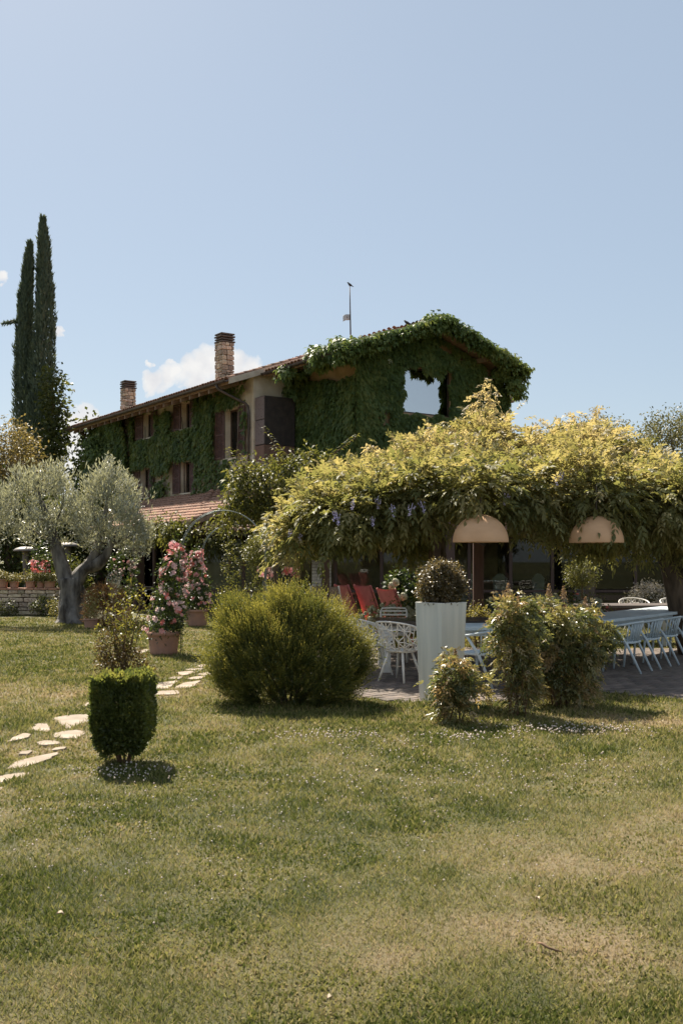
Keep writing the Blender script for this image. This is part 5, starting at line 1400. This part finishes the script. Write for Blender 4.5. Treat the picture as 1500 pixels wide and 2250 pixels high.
shrub('wall_foot_shrub', 'small dark shrub at the left end of the low stone wall', 'shrub', (at(14, 1225, 28.9).x, 28.9, 0), [(0, 0, .2, .3, .25, .22)], _m['bay_leaf'], 500, .07, .035, clumps=40, sigma=.07, stems=3)
shrub('wall_foot_shrub', 'grey-green tuft beside the olive trunk foot', 'shrub', (at(128, 1225, 27.6).x, 27.6, 0), [(0, 0, .3, .18, .2, .34)], M_SUCC, 500, .07, .03, clumps=40, sigma=.07, stems=3)
M_HEAT = mat('heater_metal', (.17, .15, .135), .6, (.12, .105, .095), 5, metal=.2)
for (px, py, Y, lab) in ((57, 1210, 31.2, 'mushroom-topped patio heater behind the low wall at the left edge'), (150, 1200, 32.0, 'mushroom-topped patio heater partly hidden behind the olive trunk')):
    p = at(px, py, Y); t = thing('patio_heater', lab, 'patio heater', (p.x, Y, 0), 0, 'mushroom patio heaters')
    zc = p.z
    MB().lathe([(.001, zc + .13), (.15, zc + .12), (.30, zc + .075), (.375, zc + .02), (.38, zc - .01), (.36, zc - .02), (.2, zc - .015), (.001, zc - .015)], n=28).build('cap', M_HEAT, t, smooth=True)
    MB().lathe([(.10, zc - .02), (.09, zc - .35), (.08, zc - .72), (.075, zc - .78)], n=16).build('burner', M_HEAT, t, smooth=True)
    MB().lathe([(.05, zc - .77), (.05, .5)], n=12).build('pole', M_HEAT, t, smooth=True)
    MB().lathe([(.001, .52), (.22, .5), (.24, .0)], n=20).build('base', M_HEAT, t, smooth=True)

# ------------------------------------------------------------------ russet bush, feathery plant, pots by the olive
M_RUSS = leaf_mat('russet_leaf', [(.12, .07, .035), (.24, .13, .06), (.33, .20, .10)], .4, .7, 1.3)
g = Vector((at(232, 1225, 24.5).x, 24.5, 0))
shrub('russet_bush', 'rounded russet-brown heather-like bush right of the olive trunk', 'shrub', g, [(0, 0, .62, .48, .4, .42), (-.1, 0, .35, .42, .35, .3)], M_RUSS, 6000, .09, .012, clumps=420, sigma=.05, shell=.7, out=.9, rand=.4, up=.3, lump=.1)
t = thing('feathery_plant', 'silvery feather-leaved plant poking above the russet bush', 'plant', (at(250, 1225, 25.4).x, 25.4, 0))
P = []; D = []
for k in range(26):
    a = random.uniform(0, 6.28); le = random.uniform(.6, 1.)
    for q in range(16): P.append((math.cos(a) * .25 * q / 16 * le, math.sin(a) * .2 * q / 16, .55 + q / 16 * .85 * le)); D.append((random.gauss(0, 1), random.gauss(0, .6), .8))
P = np.array(P); obj('foliage', quads_mesh('foliage', leaf_quads(P, np.array(D), rdirs(len(P)), .09, .018), RNG.random(len(P))), leaf_mat('feather_leaf', [(.30, .29, .26), (.46, .44, .41)], .25, .7, 1.), t, kind='stuff')
MB().tube([(0, 0, 0), (.02, 0, .8)], .02, 6).build('stem', M_BARK, t)
potted(272, 1255, 26.5, .35, 'dark climber with white and magenta flowers beside the veranda post', M_MAND, .22, .4, flowers=[PINKS[1], PINKS[0]], nf=26, n=1400, L=.08, W=.05)
potted(200, 1330, 23.8, .16, 'terracotta pot of succulents between olive trunk and russet bush', M_SUCC, .17, .24, group='pots by the olive', n=500)

# ------------------------------------------------------------------ olive tree
M_OLIVE = leaf_mat('olive_leaf', [(.15, .16, .11), (.28, .285, .21), (.46, .45, .36)], .32, .36, 1.1, back=(.42, .43, .37), spec=.6)
g = ground(160, 1369)
ol = thing('olive_tree', 'old gnarled olive tree with forked grey trunk and two silvery crowns', 'tree', g)
Yo = g.y; rel = lambda px, py, dy=0: at(px, py, Yo + dy) - g
def gnarly(pts, rad, n=14, amp=.18, seed=0):  # fluted, knotted wood
    pts = [Vector(p) for p in pts]; mb = MB(); fine = []; fr = []
    for i in range(len(pts) - 1):
        for k in range(4):
            fine.append(pts[i].lerp(pts[i + 1], k / 4)); fr.append(rad[i] + (rad[i + 1] - rad[i]) * k / 4)
    fine.append(pts[-1]); fr.append(rad[-1])
    for i in range(1, len(fine) - 1): fine[i] = (fine[i - 1] + fine[i] * 2 + fine[i + 1]) / 4
    m_ = MB().tube(fine, fr, n)
    rng = random.Random(seed); ph = [rng.uniform(0, 6) for _ in range(6)]
    for i in range(len(fine)):
        for k in range(n):
            a = 2 * math.pi * k / n
            s = 1 + amp * (.7 * math.sin(3 * a + ph[0] + i * .22) + .6 * math.sin(5 * a + ph[1] - i * .15) + .4 * math.sin(2 * a + ph[2] + i * .5) + rng.uniform(-.3, .3))
            p = Vector(m_.v[i * n + k]); m_.v[i * n + k] = tuple(fine[i] + (p - fine[i]) * s)
    return m_
gnarly([(0, 0, -.05), (0, 0, .12), rel(158, 1325), rel(157, 1295), rel(156, 1270)], [.50, .37, .30, .28, .28], 30, .24, 1).build('trunk', M_BARK_GREY, ol, smooth=True)
gnarly([rel(152, 1290), rel(142, 1258), rel(130, 1225), rel(122, 1195), rel(108, 1150), rel(90, 1100)], [.23, .19, .17, .14, .09, .05], 12, .14, 2).build('limb', M_BARK_GREY, ol, smooth=True)
gnarly([rel(160, 1285), rel(178, 1258), rel(200, 1235), rel(215, 1205), rel(225, 1165), rel(235, 1110)], [.22, .17, .14, .11, .08, .04], 12, .14, 3).build('limb', M_BARK_GREY, ol, smooth=True)
gnarly([rel(188, 1248), rel(215, 1240), rel(232, 1222), rel(245, 1195), rel(262, 1160)], [.16, .15, .11, .09, .04], 12, .14, 4).build('limb', M_BARK_GREY, ol, smooth=True)
for k, (p0, p1) in enumerate([((108, 1150), (60, 1110)), ((115, 1170), (140, 1080)), ((122, 1195), (40, 1150)), ((225, 1165), (275, 1120)), ((225, 1170), (195, 1090)), ((245, 1195), (300, 1170)), ((235, 1120), (240, 1060)), ((90, 1110), (85, 1050))]):
    stem_mesh(rel(*p0), rel(*p1), .05, .015, .08).build('branch', M_BARK_GREY, ol, smooth=True)
def ob(px, py, rx, rz_, ry, dy=0): p = rel(px, py, dy); return (p.x, p.y, p.z, rx / FPX * Yo, ry, rz_ / FPX * Yo)
OB1 = [ob(60, 1110, 75, 70, .9), ob(110, 1095, 60, 65, .8), ob(25, 1140, 55, 50, .8), ob(85, 1160, 60, 35, .6), ob(-40, 1120, 60, 60, .8)]
OB2 = [ob(240, 1120, 70, 75, .9), ob(270, 1165, 55, 55, .8), ob(205, 1155, 45, 50, .7), ob(245, 1070, 45, 45, .6), ob(295, 1180, 35, 30, .5)]
for nm, OB, n in (('crown', OB1, 6400), ('crown', OB2, 6400)):
    P, O, ct = crown_pts(OB, n, 210, .13, .35, .42)
    V_ = leaf_quads(P, O * .35 + rdirs(n) * .55 + UP * .75, rdirs(n), .125 * RNG.uniform(.7, 1.3, n), .029)
    obj(nm, quads_mesh(nm, V_, np.clip(.5 * ct + .5 * RNG.random(n), 0, 1)), M_OLIVE, ol, kind='stuff')
P = []; D = []
for (px, py) in [(232, 1010), (242, 1000), (255, 1018), (270, 1035), (285, 1050), (222, 1030), (210, 1045), (80, 1030), (50, 1040), (110, 1025), (135, 1045), (150, 1060), (30, 1055), (300, 1080), (195, 1060), (10, 1080), (290, 1100), (318, 1140), (325, 1165), (160, 1090)]:
    for tw in range(8):
        tip = rel(px + random.uniform(-10, 10), py + random.uniform(-5, 14), random.uniform(-.5, .5)); ft = tip - Vector((random.uniform(-.12, .12), 0, random.uniform(.5, .8)))
        for q in range(30):
            p = ft.lerp(tip, q / 29); P.append(tuple(p)); D.append((random.gauss(0, .8), random.gauss(0, .8), .9))
P = np.array(P); obj('shoots', quads_mesh('shoots', leaf_quads(P, np.array(D), rdirs(len(P)), .105, .025), .3 + .7 * RNG.random(len(P))), M_OLIVE, ol, kind='stuff')

# ------------------------------------------------------------------ cypresses
M_CYP = leaf_mat('cypress_leaf', [(.06, .085, .066), (.10, .135, .095), (.17, .2, .14)], .25, .6, 1.1)
def cypress(pxt, pyt, pxb, wpx, Y, label, seed):
    tip = at(pxt, pyt, Y); c = at(pxb, 1225, Y); H_ = tip.z
    t = thing('cypress', label, 'tree', (c.x, Y, 0), 0, 'tall cypresses')
    n = 15000; f_ = RNG.random(n) ** .8
    rad_ = wpx / 2 / FPX * Y * np.interp(f_, [0, .08, .35, .6, .8, .93, 1], [.7, 1.05, 1.0, .84, .6, .36, .08])
    a = RNG.uniform(0, 6.283, n)
    lump = .72 + .5 * vnoise(a * 3.2 + seed, f_ * 26 + seed, 1.) * 1.1
    r_ = rad_ * lump * RNG.uniform(.62, 1.02, n)
    lx = (tip.x - c.x) * f_ ** 1.3 + .10 * np.sin(f_ * 9 + seed)
    P = np.stack([lx + r_ * np.cos(a), r_ * np.sin(a), f_ * H_], 1)
    D = np.stack([np.cos(a) * .4, np.sin(a) * .4, np.ones(n) * 1.1], 1) + RNG.normal(scale=.22, size=(n, 3))
    V_ = leaf_quads(P, D, np.stack([np.cos(a), np.sin(a), np.zeros(n)], 1) + rdirs(n) * .6, RNG.uniform(.2, .42, n) * (1 - .3 * f_), RNG.uniform(.05, .09, n), mid=.4)
    obj('crown', quads_mesh('crown', V_, np.clip(.6 * vnoise(a * 4, f_ * 40, 1.) + .4 * RNG.random(n), 0, 1)), M_CYP, t, kind='stuff')
    MB().tube([(0, 0, -.1), (0, 0, 1), ((tip.x - c.x) * .5, 0, H_ * .55), (tip.x - c.x, 0, H_ * .97)], [.2, .18, .1, .015], 8).build('trunk', M_BARK, t, smooth=True)
    return t
cypress(97, 480, 88, 58, 46, 'taller cypress of the pair at the left, its tip bending right', 1.)
cy = cypress(65, 536, 46, 52, 47, 'slightly shorter cypress leaning against the taller one', 4.)
p0 = at(45, 706, 47) - cy.location; p1 = at(8, 712, 47) - cy.location
MB().tube([p0, p0.lerp(p1, .5) + Vector((0, 0, .1)), p1], [.05, .04, .02], 6).build('branch', M_BARK, cy)
P = np.array([tuple(p0.lerp(p1, random.random())) for _ in range(140)]); n = len(P)
obj('branch_foliage', quads_mesh('branch_foliage', leaf_quads(P, rdirs(n) + np.array([-1., 0, .3]), rdirs(n), .2, .06), RNG.random(n)), M_CYP, cy, kind='stuff')

# ------------------------------------------------------------------ background trees and climbers
M_BG = leaf_mat('tree_leaf_dark', [(.022, .035, .012), (.055, .07, .02), (.11, .115, .035)], .4, .5, 1.6)
M_BG2 = leaf_mat('tree_leaf_tan', [(.10, .09, .035), (.19, .15, .065), (.28, .22, .11)], .4, .5, 1.4)
M_BG3 = leaf_mat('tree_leaf_olive', [(.05, .058, .025), (.10, .10, .045), (.17, .155, .075)], .4, .5, 1.4)
def tree(label, pxb, Y, blobs_px, m, n, L, W, trunk_r=.14, group='trees behind the garden', depth=1.2, cl=None, sig=.25, shell=.5):
    b = at(pxb, 1225, Y); t = thing('tree', label, 'tree', (b.x, Y, 0), 0, group)
    bl = []
    for (px, py, rx, rz_) in blobs_px:
        p = at(px, py, Y); bl.append((p.x - b.x, 0, p.z, rx / FPX * Y, depth, rz_ / FPX * Y))
    foliage('crown', t, m, bl, n, L, W, cl or n // 16, sig, shell, tint=(0, 1), lump=.22)
    zt = max(q[2] for q in bl)
    stem_mesh((0, 0, -.05), (bl[0][0] * .5, 0, zt * .7), trunk_r, trunk_r * .5, .04, 6, 8).build('trunk', M_BARK, t, smooth=True)
    for q in bl[:5]: stem_mesh((bl[0][0] * .3, 0, zt * .35), (q[0], q[1], q[2]), trunk_r * .5, trunk_r * .12, .06).build('limb', M_BARK, t, smooth=True)
    return t
tree('leafy climber-covered tree hugging the right side of the cypresses', 118, 45, [(120, 880, 9, 70), (122, 970, 13, 52), (108, 1060, 24, 50), (55, 1080, 55, 45)], M_BG, 5200, .24, .15, depth=1.)
tree('tan-leaved round tree in front of the cypresses at the left edge', 32, 36, [(35, 985, 38, 50), (5, 1010, 40, 60), (50, 1040, 45, 45), (-40, 1010, 50, 60)], M_BG2, 6500, .14, .06)
tree('dark evergreen tree behind the left olive crown', 20, 34.5, [(10, 1130, 60, 70), (90, 1150, 60, 60), (-60, 1140, 60, 80), (40, 1200, 70, 30)], M_BG, 5500, .18, .1, trunk_r=.16)
tree('dark evergreen tree between the olive limbs and the veranda', 165, 36, [(150, 1150, 45, 34), (200, 1140, 36, 40), (180, 1180, 50, 36), (240, 1190, 40, 30)], M_BG, 5200, .18, .1, trunk_r=.16)
for i, (px, lab) in enumerate(((-30, 'dark shade hedge shrub at the far left behind the heater'), (60, 'dark shade hedge shrub behind the left heater pole'), (135, 'dark shade hedge shrub behind the olive fork'), (215, 'dark shade hedge shrub behind the russet bush'))):
    b = at(px, 1225, 33.6); shrub('hedge_shrub', lab, 'shrub', (b.x, 33.6 + i * .2, 0), [(0, 0, .9, .8, .5, .9)], M_BG, 1300, .16, .09, clumps=110, sigma=.16, group='shade hedge at the left')
tree('sunlit leafy tree at the far end of the house beside the ivy', 190, 44, [(197, 960, 5, 32), (194, 1040, 9, 38), (200, 1085, 14, 32)], M_BG, 2600, .22, .14, depth=.9)
tree('fine-leaved olive-green tree rising behind the wisteria at the right', 1290, 27, [(1255, 972, 55, 26), (1310, 960, 45, 26), (1220, 985, 40, 26), (1360, 990, 36, 26)], M_BG3, 5200, .09, .045, sig=.18)
tree('loose fine-leaved tree in the right background corner', 1470, 31, [(1470, 945, 50, 38), (1430, 965, 40, 30), (1530, 940, 50, 40), (1490, 1000, 60, 40)], M_BG3, 5200, .10, .05, sig=.2)

# fruit tree between house and pergola, with upright shoots
M_FRUIT = leaf_mat('fruit_tree_leaf', [(.045, .055, .015), (.10, .105, .03), (.19, .175, .06)], .45, .5, 1.5, spec=.3)
Yf = 22.5; b = at(600, 1225, Yf)
ft_ = thing('fruit_tree', 'leafy fruit tree with long upright shoots between the house and the wisteria', 'tree', (b.x, Yf, 0))
rel = lambda px, py, dy=0: at(px, py, Yf + dy) - Vector((b.x, Yf, 0))
bl = []
for (px, py, rx, rz_, ry) in [(560, 1080, 60, 45, .8), (610, 1060, 60, 55, .9), (530, 1120, 50, 30, .7), (600, 1125, 70, 50, .9), (655, 1050, 50, 50, .8), (690, 1035, 50, 35, .7), (500, 1130, 25, 18, .5), (540, 1060, 35, 35, .6)]:
    p = rel(px, py); bl.append((p.x, 0, p.z, rx / FPX * Yf, ry, rz_ / FPX * Yf))
foliage('crown', ft_, M_FRUIT, bl, 7200, .115, .05, 420, .13, .45, tint=(0, 1), droop=.25, lump=.25, up=-.2)
P = []; D = []
for (p0, p1) in [((640, 1030), (578, 938)), ((660, 1020), (600, 985)), ((690, 1010), (690, 990)), ((700, 1020), (668, 995)), ((730, 1000), (785, 955)), ((560, 1060), (520, 990)), ((540, 1080), (500, 985)), ((520, 1090), (545, 1000)), ((610, 1020), (632, 1000))]:
    a_, b_ = rel(*p0, -.3), rel(*p1, -.3)
    stem_mesh(a_, b_, .014, .005, .06).build('shoot', M_TWIG, ft_, smooth=True)
    for q in range(34):
        f_ = q / 33; P.append(tuple(a_.lerp(b_, f_))); s_ = 1 if q % 2 else -1; D.append((s_ * .9 + random.gauss(0, .3), random.gauss(0, .5), .25))
P = np.array(P); n = len(P); obj('shoot_leaves', quads_mesh('shoot_leaves', leaf_quads(P, np.array(D), rdirs(n) * .4 + UP, .125, .05, droop=.35), .3 + .6 * RNG.random(n)), M_FRUIT, ft_, kind='stuff')
stem_mesh((0, 0, -.05), rel(605, 1120), .1, .07, .04).build('trunk', M_BARK, ft_, smooth=True)
for q in bl[:6]: stem_mesh(rel(605, 1130), (q[0], q[1], q[2]), .05, .012, .06).build('limb', M_BARK, ft_, smooth=True)
# climber hanging over the veranda eave at the left
t = thing('eave_climber', 'climbing vine with drooping leaves along the left veranda eave', 'climbing plant', hl(-3.7, -1.0, 0))
z0 = t.location
cb = []
for (u_, v_, z_, r_) in ((-3.75, -2.0, 2.55, .5), (-3.75, -1.2, 2.45, .5), (-3.75, -.2, 2.5, .45), (-3.7, -2.6, 2.3, .6)):
    p = hl(u_, v_, z_) - z0; cb.append((p.x, p.y, p.z, r_, r_ * .7, .32))
for px in (455, 520, 600, 690, 760): 
    p = at(px, 1190, 28.3) - z0; cb.append((p.x, p.y, p.z, .6, .35, .4))
foliage('foliage', t, M_FRUIT, cb, 4200, .13, .06, 260, .14, .4, tint=(0, .9), droop=.3, up=-.4)
stem_mesh((0, 0, 0), (0, .1, 2.4), .03, .02, .05).build('stem', M_BARK, t)
